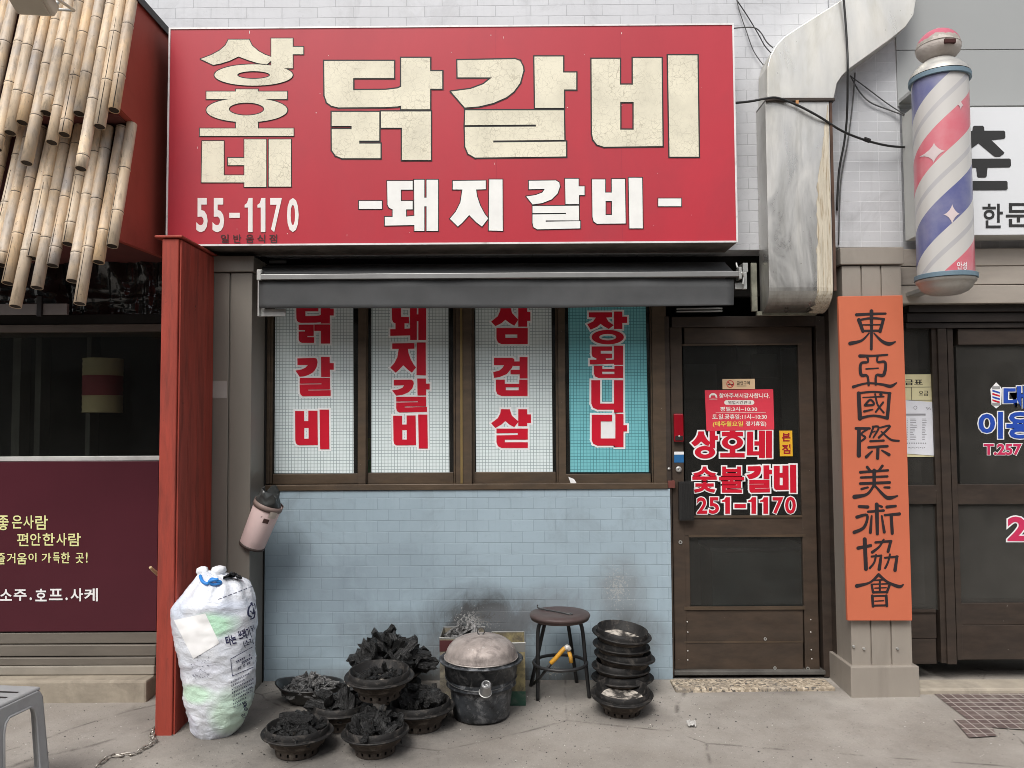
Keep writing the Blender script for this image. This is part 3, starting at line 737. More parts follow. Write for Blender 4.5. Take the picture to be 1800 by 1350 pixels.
for g in (G['dwae'], G['ji'], G['gal_small'], G['bi_small'], dash1, dash2): g.fill(wh, YSG - .004); g.stroke(ol2, YSG - .0015, 1.5)
ol.build("letter_outline", M_black_paint, sg); ol2.build("letter_outline", M_black_paint, sg)
cr.build("cream_lettering", crackle("cracked_cream_vinyl", (.80, .755, .60)), sg)
wh.build("white_lettering", flat("white_sign_vinyl", (.82, .82, .79), .45), sg)
a = MB()
for ch, x0_, x1_ in (('5', 345, 365), ('5', 373.5, 394), ('7', 475, 495.6), ('0', 504.5, 525)): textinto(a, ch, (x0_, 348, x1_, 408), YSG - .003, .028)
Glyph([(rect(403, 374, 421.5, 383), [])] + [one(x0_, 348, x1_, 408) for x0_, x1_ in ((430, 444), (452.5, 466.5))]).fill(a, YSG - .003)
a.build("phone_number", flat("number_vinyl", (.8, .76, .73), .45), sg)
a = MB()
for ch, x in zip('일반음식점', (388, 410, 432, 452, 473)): textinto(a, ch, (x, 412, x + 14, 427), YSG - .003, .012)
a.build("small_lettering", flat("brown_vinyl", (.05, .02, .02), .5), sg)

# ================================================================= AWNING
YA = -.33
aw = thing("awning", "dark grey retracted fabric awning under the red sign", "awning", (X(870, YA), YA, Z(541, YA)))
M_fab = mat("charcoal_awning_cloth", (.062, .064, .066), .75, 0, .15, 4, (1, 1, 1), .15, 300, .3, dirt=((.1, .1, .1), .4, 3, .5, .8))
vs = []; fs = []
n = 60
for i in range(n + 1):
    f = i / n; px = 455 + (1290 - 455) * f
    for j, (py, yy) in enumerate(((491, 0), (505, .002), (520, .001), (534, 0), (541.5 - 5.5 * max(0, f - .6) / .4, -.004))):
        p = pt(px, py, YA + .008 + yy)
        p.y += .006 * noise.noise(Vector((px * .012, py * .03, 1))); vs.append(p)
for i in range(n):
    for j in range(4): fs.append((i * 5 + j, i * 5 + j + 1, (i + 1) * 5 + j + 1, (i + 1) * 5 + j))
o = MB().add(vs, fs).build("valance", M_fab, aw, smooth=True)
sm = o.modifiers.new("thick", 'SOLIDIFY'); sm.thickness = .003
MB().pbox(452, 479.5, 1299, 488.5, YA - .012, YA + .02).build("front_bar", mat("awning_bar_metal", (.30, .30, .295), .4, .6, .12), aw, bevel=.002)
p0, p1, p2, p3 = pt(458, 480, YA + .015), pt(1292, 480, YA + .015), pt(1275, 462, YU - .03), pt(462, 462, YU - .03)
p2.z = p3.z = p0.z + .07
mb = MB().add([p0, p1, p2, p3] + [q - Vector((0, 0, .003)) for q in (p0, p1, p2, p3)], [(0, 1, 2, 3), (7, 6, 5, 4), (1, 0, 4, 5), (3, 2, 6, 7)])
mb.build("awning_cloth", M_fab, aw)
zr = p0.z + .05
rl = MB(); rl.tube([(X(462, -.05), -.03, zr), (X(1280, -.05), -.03, zr)], .05, 20); rl.build("fabric_roll", M_fab, aw, smooth=True)
br = MB(); br.pbox(451, 474, 458.5, 492, YA - .014, YA + .05); br.pbox(452.5, 492, 456, 556, YA + .02, YA + .06); br.pbox(456.2, 542.5, 502, 556, YA + .04, YA + .05); br.pbox(458.5, 473, 459.8, 480, YA - .014, YA + .02)
br.build("bracket", M_alu, aw, bevel=.002)
br = MB(); br.pbox(1299.3, 469, 1304, 490, YA - .014, YA + .05); br.pbox(1306, 462, 1315, 478, YA + .01, YA + .1); br.pbox(1307, 478.3, 1313, 508, YA + .01, YA + .04); br.pbox(1292, 497, 1306, 508, YA + .03, YA + .045)
br.tube([pt(1300, 470, YA), pt(1304, 480, YA - .01), pt(1308, 486, YA), pt(1306, 500, YA)], .006, 8); br.tube([pt(1294, 462, YA + .03), pt(1296, 470, YA + .02), pt(1302, 474, YA)], .006, 8)
br.build("bracket", M_alu, aw, bevel=.002)
br = MB(); br.pbox(473, 458, 503, 462.5, -.1, -.095); br.build("mounting_plate", mat("mounting_plate_metal", (.12, .12, .12), .5, .5), aw)
# chrome bars of a door closer above the door
t_ = thing("door_closer", "two thin chrome bars above the restaurant door", "door closer", (X(1230, -.05), -.05, Z(547, -.05)))
kk = MB().pbox(1190, 541, 1270, 543.5, -.08, -.06).pbox(1190, 546, 1270, 548, -.081, -.06); kk.build("closer_bar", M_alu, t_, bevel=.001)
MB().pbox(1192, 543.8, 1268, 545.8, -.07, .02).build("closer_body", M_black, t_)

# ================================================================= EXHAUST DUCT
M_galv = mat("galvanised_sheet", (.66, .65, .62), .45, .75, .14, 3.5, (2.6, 1, .4), .42, 3.2, .5, dirt=((.28, .27, .23), .7, 3.2, .46, .74), speck=((.25, .24, .2), 50, .74))
def galvanise(m_, k=1.0):
    n_ = m_.node_tree.nodes; l_ = m_.node_tree.links
    p_ = next(q for q in n_ if q.type == 'BSDF_PRINCIPLED')
    tc = n_.new("ShaderNodeTexCoord"); no = n_.new("ShaderNodeTexNoise"); no.inputs['Scale'].default_value = 2.3; no.inputs['Detail'].default_value = 9; no.inputs['Roughness'].default_value = .7; no.inputs['Distortion'].default_value = .8
    mp = n_.new("ShaderNodeMapping"); mp.inputs[3].default_value = (2.2, 1, .8); l_.new(tc.outputs['Object'], mp.inputs[0]); l_.new(mp.outputs[0], no.inputs['Vector'])
    mr = n_.new("ShaderNodeMapRange"); mr.inputs[1].default_value = .36; mr.inputs[2].default_value = .66; mr.inputs[3].default_value = .22; mr.inputs[4].default_value = .62
    l_.new(no.outputs[0], mr.inputs[0]); l_.new(mr.outputs[0], p_.inputs['Roughness'])
galvanise(M_galv)
def dirt_and_shade(m_, z0, z1):  # darkens towards the bend: brown dirt plus its underside shade put into colour
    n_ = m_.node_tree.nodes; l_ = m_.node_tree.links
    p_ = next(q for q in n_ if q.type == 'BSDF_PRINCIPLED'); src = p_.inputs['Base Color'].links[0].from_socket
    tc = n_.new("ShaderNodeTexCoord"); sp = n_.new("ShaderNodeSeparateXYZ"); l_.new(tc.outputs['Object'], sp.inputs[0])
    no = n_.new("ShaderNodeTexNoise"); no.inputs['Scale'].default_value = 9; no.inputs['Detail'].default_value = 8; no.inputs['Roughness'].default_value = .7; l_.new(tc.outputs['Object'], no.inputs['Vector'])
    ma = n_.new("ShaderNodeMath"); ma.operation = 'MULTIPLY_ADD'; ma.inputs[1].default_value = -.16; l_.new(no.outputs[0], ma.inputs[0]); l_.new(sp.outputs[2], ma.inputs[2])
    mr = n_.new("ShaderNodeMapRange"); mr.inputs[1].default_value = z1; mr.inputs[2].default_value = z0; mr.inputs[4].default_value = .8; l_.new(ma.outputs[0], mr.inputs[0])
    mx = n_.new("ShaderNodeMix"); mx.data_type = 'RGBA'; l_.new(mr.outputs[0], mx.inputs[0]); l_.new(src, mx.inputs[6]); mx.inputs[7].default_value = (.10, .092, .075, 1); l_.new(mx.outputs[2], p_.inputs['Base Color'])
dirt_and_shade(M_galv, -.07, .11)
YDF = -.29
dt = thing("exhaust_duct", "galvanised exhaust duct bent above the door beside the sign", "duct", (X(1405, YDF), YDF, Z(548, YDF)))
xa, xb = X(1350, YDF, 400), X(1461, YDF, 350)
zs, ze = Z(178, YDF, 1405), Z(505, YDF, 1405)
R = YU - .004 - YDF
prof = [(YU - .004, zs), (YDF, zs), (YDF, ze)] + [(YDF + R * (1 - math.cos(a * PI / 20)), ze - R * .75 * math.sin(a * PI / 20)) for a in range(1, 11)]
prof = prof + [(YU - .004, ze - R * .75 - .002)]
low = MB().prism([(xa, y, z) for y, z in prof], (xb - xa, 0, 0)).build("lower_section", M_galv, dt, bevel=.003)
up = [(1349, 172), (1349, 118), (1354, 98), (1364, 80), (1378, 65), (1402, 49), (1478, 1), (1496, -14), (1505, -40), (1507, -80), (1612, -80), (1611, -5), (1606, 26), (1592, 47), (1565, 69), (1495, 119), (1480, 133), (1471, 147), (1466, 172)]
P = [pt(x, y, YDF + .004) for x, y in up]
M_galv2 = mat("galvanised_elbow", (.66, .65, .61), .5, .65, .14, 3.0, (1.8, 1, .5), .42, 2.6, .5, dirt=((.40, .37, .27), .7, 2.6, .48, .76), speck=((.25, .24, .2), 50, .75))
galvanise(M_galv2)
MB().prism(P, (0, YU - .006 - (YDF + .004), 0)).build("elbow_section", M_galv2, dt, bevel=.003)
fl = MB(); fl.pbox(1346.5, 172.8, 1468, 177, YDF - .012, YU - .006); fl.build("flange", M_dkbrown, dt, bevel=.001)
fl = MB(); fl.box(xb + .002, xb + .016, YDF - .004, YU - .006, ze - .02, zs - .01); fl.build("seam_angle", mat("shaded_angle", (.09, .05, .035), .8, .2, .4, 8), dt)  # edge flange in shadow, its darkness put into the base colour
fl = MB(); fl.pbox(1321, 462, 1331, 547, YU - .02, YU); fl.pbox(1331.2, 547, 1436, 554, YU - .03, YU); fl.build("wall_flange", mat("dirty_flange", (.3, .3, .24), .6, .4, .3, 9, dirt=((.06, .055, .045), .8, 6, .45, .7)), dt, bevel=.001)
# tan run-down stain where a strip of old tape peels on the right edge
rows = []; xr_ = xb - .004
for k in range(54):
    y = 184 + (505 - 184) * k / 53; z = Z(y, YDF, 1440)
    wd = 1436 + max(0, (330 - y) * .13) + 3.2 * noise.noise(Vector((0, y * .06, 3))) + 1.2 * noise.noise(Vector((0, y * .3, 1)))
    rows.append((X(wd, YDF, y), YDF - .0015, z))
xl_ = rows[-1][0]
for k in range(1, 10):
    a_ = k * PI / 20; rows.append((xl_ + .004 * k * noise.noise(Vector((k * .9, 0, 4))), YDF + R * (1 - math.cos(a_)) - .0015 * math.cos(a_), ze - R * .75 * math.sin(a_) - .0015 * math.sin(a_)))
pz = [Vector(q) for q in rows] + [Vector((xr_, q[1], q[2])) for q in rows]; nr_ = len(rows)
MB().add(pz, [(k, k + 1, nr_ + k + 1, nr_ + k) for k in range(nr_ - 1)]).build("peeling_tape", mat("old_tan_tape", (.56, .51, .41), .65, .1, .2, 3, (22, 22, 1.2), .3, 40, .3, dirt=((.30, .22, .13), .8, 5, .5, .64)), dt)
MB().pbox(1399, 176, 1404, 182, YDF - .016, YDF - .01).build("tape_scrap", flat("orange_scrap", (.5, .25, .1), .5), dt)

# ================================================================= CABLES
M_cable = mat("black_cable", (.02, .02, .02), .5, 0, .2)
M_gcable = mat("grey_cable", (.09, .09, .09), .5, 0, .2)
def cable(pts, r, label, m=M_cable):
    P = smooth_path([pt(*q) for q in pts], 6)
    o = MB().tube(P, r, 7).build("cable", m, smooth=True)
    return tag(o, label, "cable", "cables on the facade")
c0 = cable([(1293, 181, -.36), (1320, 178, -.335), (1347, 173, -.325), (1367, 172, -.315), (1400, 184, -.31), (1440, 205, -.31), (1480, 230, -.27), (1520, 246, -.22), (1560, 256, -.2), (1594, 259, -.16)], .0065, "thick black cable running from the sign across the duct to the right")
p = pt(1524, 246, -.222)
tag(MB().tube([p + Vector((-.016, 0, .006)), p + Vector((.016, 0, -.006))], .013, 8).build("cable_clamp", M_black_paint), "small black clamp on the thick cable right of the duct", "clamp")
cable([(1480, -25, -.32), (1484, 10, -.31), (1489, 80, -.30), (1490, 122, -.30), (1489, 200, -.22), (1484, 250, -.18), (1475, 300, -.16), (1471, 370, -.15)], .006, "black cable hanging straight down over the duct elbow")
cable([(1503, 128, -.16), (1499, 180, -.15), (1490, 250, -.15), (1478, 320, -.15), (1474, 430, -.15)], .004, "thin grey cable hanging beside the duct down to the pillar", M_gcable)
cable([(1494, 133, -.16), (1520, 152, -.15), (1560, 182, -.15), (1596, 205, -.18)], .0035, "upper of two thin wires from duct to barber pole", M_gcable)
cable([(1496, 135, -.16), (1510, 160, -.15), (1530, 180, -.15), (1565, 194, -.15), (1598, 206, -.18)], .004, "lower sagging wire of two from duct to barber pole", M_gcable)
cable([(1294, -5, -.14), (1300, 20, -.14), (1312, 55, -.14), (1325, 90, -.14), (1343, 116, -.14)], .0028, "lower thin grey wire from above the sign to the duct", M_gcable)
cable([(1295, 0, -.14), (1315, 30, -.14), (1333, 60, -.15), (1344, 80, -.16), (1356, 94, -.17)], .0032, "thin dark wire with a knot left of the duct elbow")
cable([(1288, 50, -.3), (1310, 48, -.2), (1327, 49, -.18), (1338, 58, -.17), (1348, 74, -.17), (1359, 84, -.17)], .0035, "short looping wire from the sign corner to the duct elbow", M_gcable)

# ================================================================= LEFT SHOP (pub)
YP = -.16
pub = thing("pub_building", "neighbouring pub front with dark window above maroon panel on the left", "building", (-2.4, 0, 0))
XPL, XPR = -4.2, X(279, -.2)
M_taupe = mat("taupe_window_frame", (.085, .065, .052), .5, .2, .15, 6)
MB().box(XPL, XPR, -.02, .2, Z(540, -.02, 120), 4.9).build("upper_wall", mat("pub_upper_wall", (.06, .055, .05), .8), pub)
f_ = MB(); f_.box(XPL, XPR, YP - .02, .1, Z(584, YP, 140), Z(571, YP, 140)); f_.build("window_head", M_taupe, pub, bevel=.003)
f_ = MB(); f_.box(XPL, XPR, YP - .01, .1, Z(571, YP, 140) + .002, Z(553, YP, 140)); f_.build("transom", M_black, pub, bevel=.003)
MB().box(XPL, XPR, YP + .02, YP + .026, Z(808, YP, 140), Z(584, YP, 140)).build("glass_pane", glass("pub_glass", (.82, .84, .82), gloss=.4, dust=.003), pub)
rm = MB(); x0, x1, y0, y1, z0, z1 = XPL, XPR + .0, YP + .03, .9, -.02, 2.6
rm.add([(x0, y0, z0), (x1, y0, z0), (x1, y1, z0), (x0, y1, z0), (x0, y0, z1), (x1, y0, z1), (x1, y1, z1), (x0, y1, z1)], [(0, 1, 2, 3), (7, 6, 5, 4), (2, 6, 7, 3), (1, 5, 6, 2), (0, 3, 7, 4)])
rm.build("interior", mat("pub_interior", (.022, .024, .022), .9, 0, .5, 2, spec=.1), pub)
kk = MB()
for px, w_ in ((20, 14), (60, 10), (150, 8)): kk.box(X(px, .2), X(px + w_, .2), .2, .3, .9, 2.3)
kk.build("interior_post", mat("dim_post", (.06, .058, .05), .7, 0, .3, 4), pub)
MB().box(XPL, XPR, YP - .012, YP + .028, Z(810, YP, 140), Z(802, YP, 140)).build("sill_strip", mat("pale_sill", (.6, .6, .58), .5, .3, .2, 6), pub, bevel=.002)
f_ = MB()
for i, (a_, b_) in enumerate(((1112, 1132), (1133, 1153), (1154, 1168))): f_.box(XPL, XPR, YP - .02 - .012 * i, .1, Z(b_, YP - .02, 140) + .002, Z(a_, YP - .02, 140))
f_.build("base_rail", mat("pub_base_metal", (.17, .152, .128), .5, .3, .15, 3, (1, 1, 4)), pub, bevel=.004)
f_ = MB(); f_.box(XPL, XPR, -.30, .1, -.08, Z(1197, -.30, 140)); f_.build("concrete_plinth", M_concrete, pub, bevel=.012)
f_ = MB(); f_.box(XPL, XPR, YP - .05, .1, Z(1197, -.30, 140) + .002, Z(1168, YP - .02, 140)); f_.build("sill_block", mat("sill_concrete", (.27, .245, .205), .8, 0, .15, 4), pub, bevel=.006)
# maroon sign panel
mp = thing("sign_panel", "maroon panel with yellow and white handwritten Korean words below the pub window", "sign panel", (X(140, YP - .03), YP - .03, Z(1110, YP - .03, 140)))
MB().box(XPL, XPR - .002, YP - .028, YP - .0, Z(1110, YP - .03, 140), Z(811, YP - .03, 140)).build("board", mat("maroon_board", (.068, .012, .02), .35, 0, .1, 2, spec=.35), mp, bevel=.002)
M_yel, M_wv = flat("pale_yellow_vinyl", (.75, .75, .35), .5), M_stick_white
a = MB(); YT = YP - .0305
for ch, bx in (('좋', (-4, 906, 15, 932)), ('은', (21, 906, 39, 929)), ('사', (41, 906, 59, 929)), ('람', (62, 906, 84, 931)), ('편', (30, 937, 50, 960)), ('안', (53, 937, 72, 959)), ('한', (75, 937, 96, 959)), ('사', (99, 937, 117, 959)), ('람', (120, 937, 142, 960)),
               ('즐', (-5, 972, 9, 992)), ('거', (12, 972, 27, 990)), ('움', (30, 972, 47, 992)), ('이', (50, 972, 64, 988)), ('가', (73, 972, 90, 989)), ('득', (93, 971, 105, 990)), ('한', (107, 971, 123, 990)), ('곳', (133, 972, 147, 990)), ('!', (151, 971, 154, 989))):
    textinto(MB(), ch, bx, YT, .012).build("yellow_letter", M_yel, mp)
a = MB()
for ch, bx in (('소', (0, 1036, 21, 1056)), ('주', (24, 1036, 47, 1056)), ('.', (52, 1050, 56, 1055)), ('호', (62, 1035, 82, 1057)), ('프', (86, 1035, 110, 1055)), ('.', (115, 1050, 119, 1055)), ('사', (124, 1034, 146, 1057)), ('케', (148, 1034, 172, 1057))):
    textinto(a, ch, bx, YT, .02)
a.build("white_lettering", M_wv, mp)
# black plastic film under the canopy
ps = []; fs = []
nx, nz = 90, 40
for i in range(nx + 1):
    for j in range(nz + 1):
        x = -3.4 + (XPR - .005 + 3.4) * i / nx; z = Z(556, -.1, 140) + (Z(425, -.1, 140) - Z(556, -.1, 140)) * j / nz
        h = j / nz
        y = -.10 - .06 * noise.noise(Vector((x * 9 + z * 3, z * 2.2, 3))) * (.5 + h) - .03 * noise.noise(Vector((x * 26, z * 7, 8))) - .05 * (1 - h) ** 3 * abs(noise.noise(Vector((x * 4, z * 30, 1))))
        ps.append((x, y, z))
for i in range(nx):
    for j in range(nz): fs.append((i * (nz + 1) + j, (i + 1) * (nz + 1) + j, (i + 1) * (nz + 1) + j + 1, i * (nz + 1) + j + 1))
tag(MB().add(ps, fs).build("plastic_sheet", mat("black_plastic_film", (.012, .013, .013), .14, 0, .3, 5, bump=1.0, bscale=11, spec=.8), smooth=True), "crinkled black plastic film hanging under the bamboo canopy", "plastic sheet")
t_ = thing("ledge_board", "narrow grey board on a black bracket below the bamboo ends", "board", (X(60, -.26), -.26, Z(556, -.26, 60)))
MB().pbox(-60, 534, 118, 553, -.27, -.25).build("board", mat("grey_ledge", (.20, .18, .175), .6), t_, bevel=.002)
MB().pbox(64, 520, 73, 556, -.285, -.271).build("bracket", M_black_paint, t_, bevel=.002)
# paper lantern behind the pub glass
ln = thing("paper_lantern", "cream and red paper lantern behind the dark pub window", "lantern", (X(181, .0, 680), .0, Z(725, .0, 180)))
rr_ = (X(213, 0, 680) - X(149, 0, 680)) / 2
def drum(za, zb, m, nm):
    mb = MB()
    zz = [Z(za, 0, 180) + (Z(zb, 0, 180) - Z(za, 0, 180)) * k / 6 for k in range(7)]
    mb.lathe([(rr_ * (1 + .012 * (-1) ** k), z) for k, z in enumerate(zz)], 36, (ln.location.x, 0, 0), wob=.03)
    mb.build(nm, m, ln, smooth=True)
drum(631, 660.5, mat("lantern_paper", (.27, .225, .125), .8), "paper_shade"); drum(661, 695, mat("lantern_red", (.14, .015, .022), .8), "red_band"); drum(695.5, 725, MATS["lantern_paper"], "paper_shade")

# ---- red post (projecting fin)
rp = thing("red_post", "red painted wooden post with cap board between pub and restaurant", "post", (X(295, -.7), -.7, gz(-.7)))
YF0 = -.70; xa_, xb_ = X(278.5, YF0, 850), X(308, YF0, 850)
ztp = Z(419, YF0, 295)
MB().box(xa_, xb_, YF0, YC + .03, gz(YF0) - .02, ztp).build("timber", M_redwood, rp, bevel=.005)
f_ = MB()
for i in range(4):
    f_.box(xb_ + .0015, xb_ + .010, YF0 + .012 + i * .108, YF0 + .012 + i * .108 + .105, gz(YF0) - .01, ztp - .005)
f_.build("cladding_board", M_redwood, rp, bevel=.002)
MB().box(X(268, YF0), xb_ + .022, YF0 - .012, YC + .1, ztp + .002, ztp + .014).build("cap_board", M_redwood, rp, bevel=.004)

# ---- bamboo canopy
A1, B1 = Vector((0, -.49, 3.70)), Vector((0, -.69, 3.03))
XC = X(296, -.22, 200)
cn = thing("bamboo_canopy", "red sided canopy covered with two tiers of split grey bamboo poles", "canopy", (XC, -.3, 2.4))
def cheekpt(px, py):                                   # the cheek lies in the plane x = XC
    d = ray(px, py); t = (XC - CAM.x) / d.x
    return CAM + d * t
ck = [cheekpt(*q) for q in ((247, -60), (240, 2), (208, 188), (239, 220), (206, 420))]
zr_ = ck[1].z + .012
pe_ = Vector((XC, -.13, ck[4].z + .07)); pf = Vector((XC, -.13, zr_))
poly = ck[1:] + [Vector((XC, -.2, ck[4].z + .02)), pe_, pf]
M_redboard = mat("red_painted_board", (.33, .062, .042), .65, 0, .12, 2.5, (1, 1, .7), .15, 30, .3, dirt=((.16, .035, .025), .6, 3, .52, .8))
MB().prism(poly, (-.03, 0, 0)).build("cheek_board", M_redboard, cn, bevel=.002)
d1 = (ck[2] - ck[1]).normalized(); d2 = (ck[4] - ck[3]).normalized()
def deck(a, b_, m, nm):
    n_ = Vector((0, (b_ - a).z, -(b_ - a).y)).normalized()
    if n_.y > 0: n_ = -n_
    q = [Vector((XC - .032, a.y, a.z)), Vector((XC - .032, b_.y, b_.z)), Vector((-4.2, b_.y, b_.z)), Vector((-4.2, a.y, a.z))]
    q = [p - n_ * .02 for p in q]
    MB().prism(q, -n_ * .03).build(nm, m, cn)
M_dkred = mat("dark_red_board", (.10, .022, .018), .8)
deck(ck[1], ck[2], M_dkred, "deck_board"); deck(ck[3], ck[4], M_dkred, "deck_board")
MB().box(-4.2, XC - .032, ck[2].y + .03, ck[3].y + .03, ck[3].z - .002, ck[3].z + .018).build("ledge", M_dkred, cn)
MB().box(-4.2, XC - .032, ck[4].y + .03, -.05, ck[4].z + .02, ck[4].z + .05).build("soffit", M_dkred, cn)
fl2 = MB().box(-4.2, XC + .012, ck[1].y - .03, -.13, zr_ + .002, zr_ + .022).box(XC + .0125, XC + .018, ck[1].y - .03, -.13, zr_ - .022, zr_ + .022); fl2.build("roof_flashing", M_black_paint, cn, bevel=.002)
def bmat():
    out = []
    for i, c in enumerate(((.72, .51, .30), (.52, .43, .33), (.76, .58, .38), (.45, .39, .33))):
        m = bpy.data.materials.new("weathered_bamboo"); t = NT(m); v = t.obj()
        xyz = t.sep(v)
        f = t.ramp(t.noise(t.scale(v, (1, 1, 1)), 4 + i, 5, .6), .35, .68)
        cc = t.mix(f, c, ((.36, .32, .29), (.68, .52, .35), (.44, .39, .345), (.64, .48, .31))[i])
        st_ = t.ramp(t.noise(t.scale(v, (60, 60, 2)), 1, 5, .65), .5, .72)
        cc = t.mix(t.math('MULTIPLY', st_, .6), cc, (.17, .14, .105))
        sp = t.ramp(t.noise(v, 60, 3, .6), .68, .73)
        cc = t.mix(t.math('MULTIPLY', sp, .7), cc, (.06, .05, .045))
        t.bsdf(cc, .5, 0, .4, t.bump(t.noise(t.scale(v, (40, 40, 3)), 2, 4), .2, .004))
        out.append(m)
    return out
BM = bmat()
M_hollow = mat("bamboo_hollow", (.03, .022, .016), .9)
M_node = mat("bamboo_node", (.13, .105, .08), .7, 0, .3, 12)
rng = random.Random(3)
def bamboo(bx, by, p0, d, rad, ztop, idx):
    n_ = Vector((0, d.z, -d.y)).normalized()
    if n_.y > 0: n_ = -n_
    base = on_plane(bx, by, p0 + n_ * rad * .7, n_)
    ex = rng.uniform(-.012, .012)
    axis = -d + Vector((ex, 0, 0)); axis.normalize()
    if ztop: L = (ztop - base.z) / axis.z + rng.uniform(-.01, .01)
    Q = Matrix.Translation(base) @ axis.to_track_quat('Z', 'Y').to_matrix().to_4x4() @ Matrix.Rotation(rng.uniform(0, 6.28), 4, 'Z')
    prof = []; z = 0; nodes = []
    zz = rng.uniform(.05, .3)
    while zz < L: nodes.append(zz); zz += rng.uniform(.24, .34)
    zs_ = sorted(set([0, L] + [q + e for q in nodes for e in (-.012, -.004, 0, .004, .012)]))
    def rad_at(z):
        rr = rad * (1 - .05 * z)
        for q in nodes:
            dd = abs(z - q)
            if dd < .0001: return rr * .985
            if dd < .005: return rr * 1.085
            if dd < .013: return rr * 1.01
        return rr
    prof = [(rad_at(z), z) for z in zs_ if 0 <= z <= L]
    inner = [(rad * .90, .004), (rad * .90, 0.0)]
    mb = MB().lathe(inner + prof, 18, (0, 0, 0), wob=.02, seed=idx)
    # ragged drying crack
    mb.xform(Q)
    o = mb.build("bamboo_pole", BM[idx % 4], cn, smooth=True)
    h = MB().lathe([(0, .0015), (rad * .86, .0015)], 18).xform(Q); h.build("hollow_shade", M_hollow, o)  # dark disc painted in for the shade inside the hollow cane
    nd = MB()
    for q in nodes:
        if q < L: nd.tube([Vector((rad_at(q) * 1.02 * math.cos(a * PI / 9), rad_at(q) * 1.02 * math.sin(a * PI / 9), q)) for a in range(18)], .0026, 5, closed=True)
    if nodes: nd.xform(Q).build("node_ring", M_node, o, smooth=True)
    if rng.random() < .6:
        a = rng.uniform(-.5, .5); L2 = rng.uniform(.2, .7)
        # crack faces the street: find the local angle that points along n_
        loc = Q.to_3x3().inverted() @ n_; aa = math.atan2(loc.y, loc.x) + a
        ckm = MB().tube([Vector((rad * 1.004 * math.cos(aa), rad * 1.004 * math.sin(aa), z)) for z in (.002, L2 * .5, L2)], [.0022, .0016, .0006], 5).xform(Q)
        ckm.build("drying_crack", M_hollow, o)
ups = [(200, 194), (175, 223), (142, 297), (139, 200), (113, 237), (91, 251), (81, 199), (47, 287), (39, 216), (18, 234), (-7, 262), (-22, 215), (-45, 240)]
lws = [(197, 433), (173, 461), (140, 534), (127, 494), (119, 429), (92, 467), (65, 506), (56, 454), (27, 539), (13.5, 498), (2, 466), (-24, 520), (-42, 470)]
for i, (x, y) in enumerate(ups): bamboo(x, y, ck[1], d1, .0268, zr_ - .004, i)
for i, (x, y) in enumerate(lws): bamboo(x, y, ck[3], d2, .0268, ck[3].z - .012, i * 3 + 1)
# ---- floodlight over the canopy
fd = thing("floodlight", "grey floodlight hanging over the bamboo canopy at the top left", "floodlight", pt(52, -8, -1.0))
Q = Matrix.Translation(pt(55, -2, -1.0)) @ Matrix.Rotation(math.radians(-28), 4, 'X') @ Matrix.Rotation(math.radians(6), 4, 'Y')
MB().box(-.095, .095, -.07, .07, -.035, .04).xform(Q).build("lamp_housing", mat("cream_lamp_metal", (.5, .46, .38), .5, .1, .1), fd, bevel=.018, seg=3)
MB().box(-.08, .08, -.055, .055, -.041, -.034).xform(Q).build("lamp_glass", mat("dusty_lamp_glass", (.42, .38, .31), .25, 0, .1), fd, bevel=.006)
br = MB().tube([Q @ Vector((.104, -.06, .0)), Q @ Vector((.108, 0, .02)), Q @ Vector((.108, .12, .1))], .007, 8).tube([Q @ Vector((-.104, -.06, .0)), Q @ Vector((-.108, 0, .02)), Q @ Vector((-.108, .12, .1))], .007, 8)
br.tube([Q @ Vector((-.108, .12, .1)), Q @ Vector((.108, .12, .1))], .007, 8); br.tube([Q @ Vector((0, .12, .1)), Vector((pt(52, -8, -1.0).x, ck[0].y + .1, 3.95))], .01, 8)
br.build("lamp_bracket", M_alu, fd, smooth=True)

# ================================================================= BARBER SHOP
YB = -.06
bs = thing("barber_shop_building", "barber shop front with brown metal door and window on the right", "building", (3, 0, 0))
XBL = X(1594, YB, 700); XBR = 4.4
M_lint = mat("tan_lintel_panel", (.42, .375, .325), .5, .2, .10, 3, (.4, 1, 1), .05, 60, .5, dirt=((.12, .10, .085), .5, 2.6, .5, .8))
f_ = MB()
for a_, b_ in ((437, 467), (468.5, 500), (501.5, 533)): f_.box(X(1586, YB - .1), XBR, YB - .10, .1, Z(b_, YB - .1, 1700), Z(a_, YB - .1, 1700))
f_.box(X(1586, YB - .1), XBR, YB - .085, .1, Z(533, YB - .1, 1700) + .004, Z(437, YB - .1, 1700) - .004)
f_.build("lintel_panel", M_lint, bs, bevel=.003)
f_ = MB(); f_.box(XBL, XBR, YB - .055, .1, Z(548, YB - .05, 1700), Z(534, YB - .1, 1700)); f_.box(XBL, XBR, YB - .035, .1, Z(565, YB - .05, 1700), Z(548, YB - .05, 1700) - .003); f_.box(XBL, XBR, YB - .02, .1, Z(577, YB, 1700), Z(565, YB - .05, 1700) - .003)
f_.build("door_head", mat("black_brown_metal", (.028, .022, .019), .45, .2, .3, 6), bs, bevel=.002)
dk = mat("barber_upper_wall", (.5, .5, .49), .8)
MB().box(X(1581, YU) + .003, XBR, YU + .02, .2, Z(437, YB - .1, 1700) + .004, 4.9).build("upper_wall", M_wtile2, bs)
MB().box(X(1580, YU - .005) + .002, X(1591, YU - .005), YU - .01, YU + .019, Z(434, YU, 1585), Z(246, YU, 1585)).build("dark_tile_strip", tiles("sooty_tile", (.06, .055, .05), (.02, .02, .02), .11, .0575, (), off=0), bs)
M_gpan = mat("grey_glossy_panel", (.33, .34, .335), .12, 0, .03, 1.5, spec=.6, speck=((.6, .6, .58), 25, .79))
g1, g2 = Z(98, YU - .02, 1577), Z(77, YU - .02, 1800)
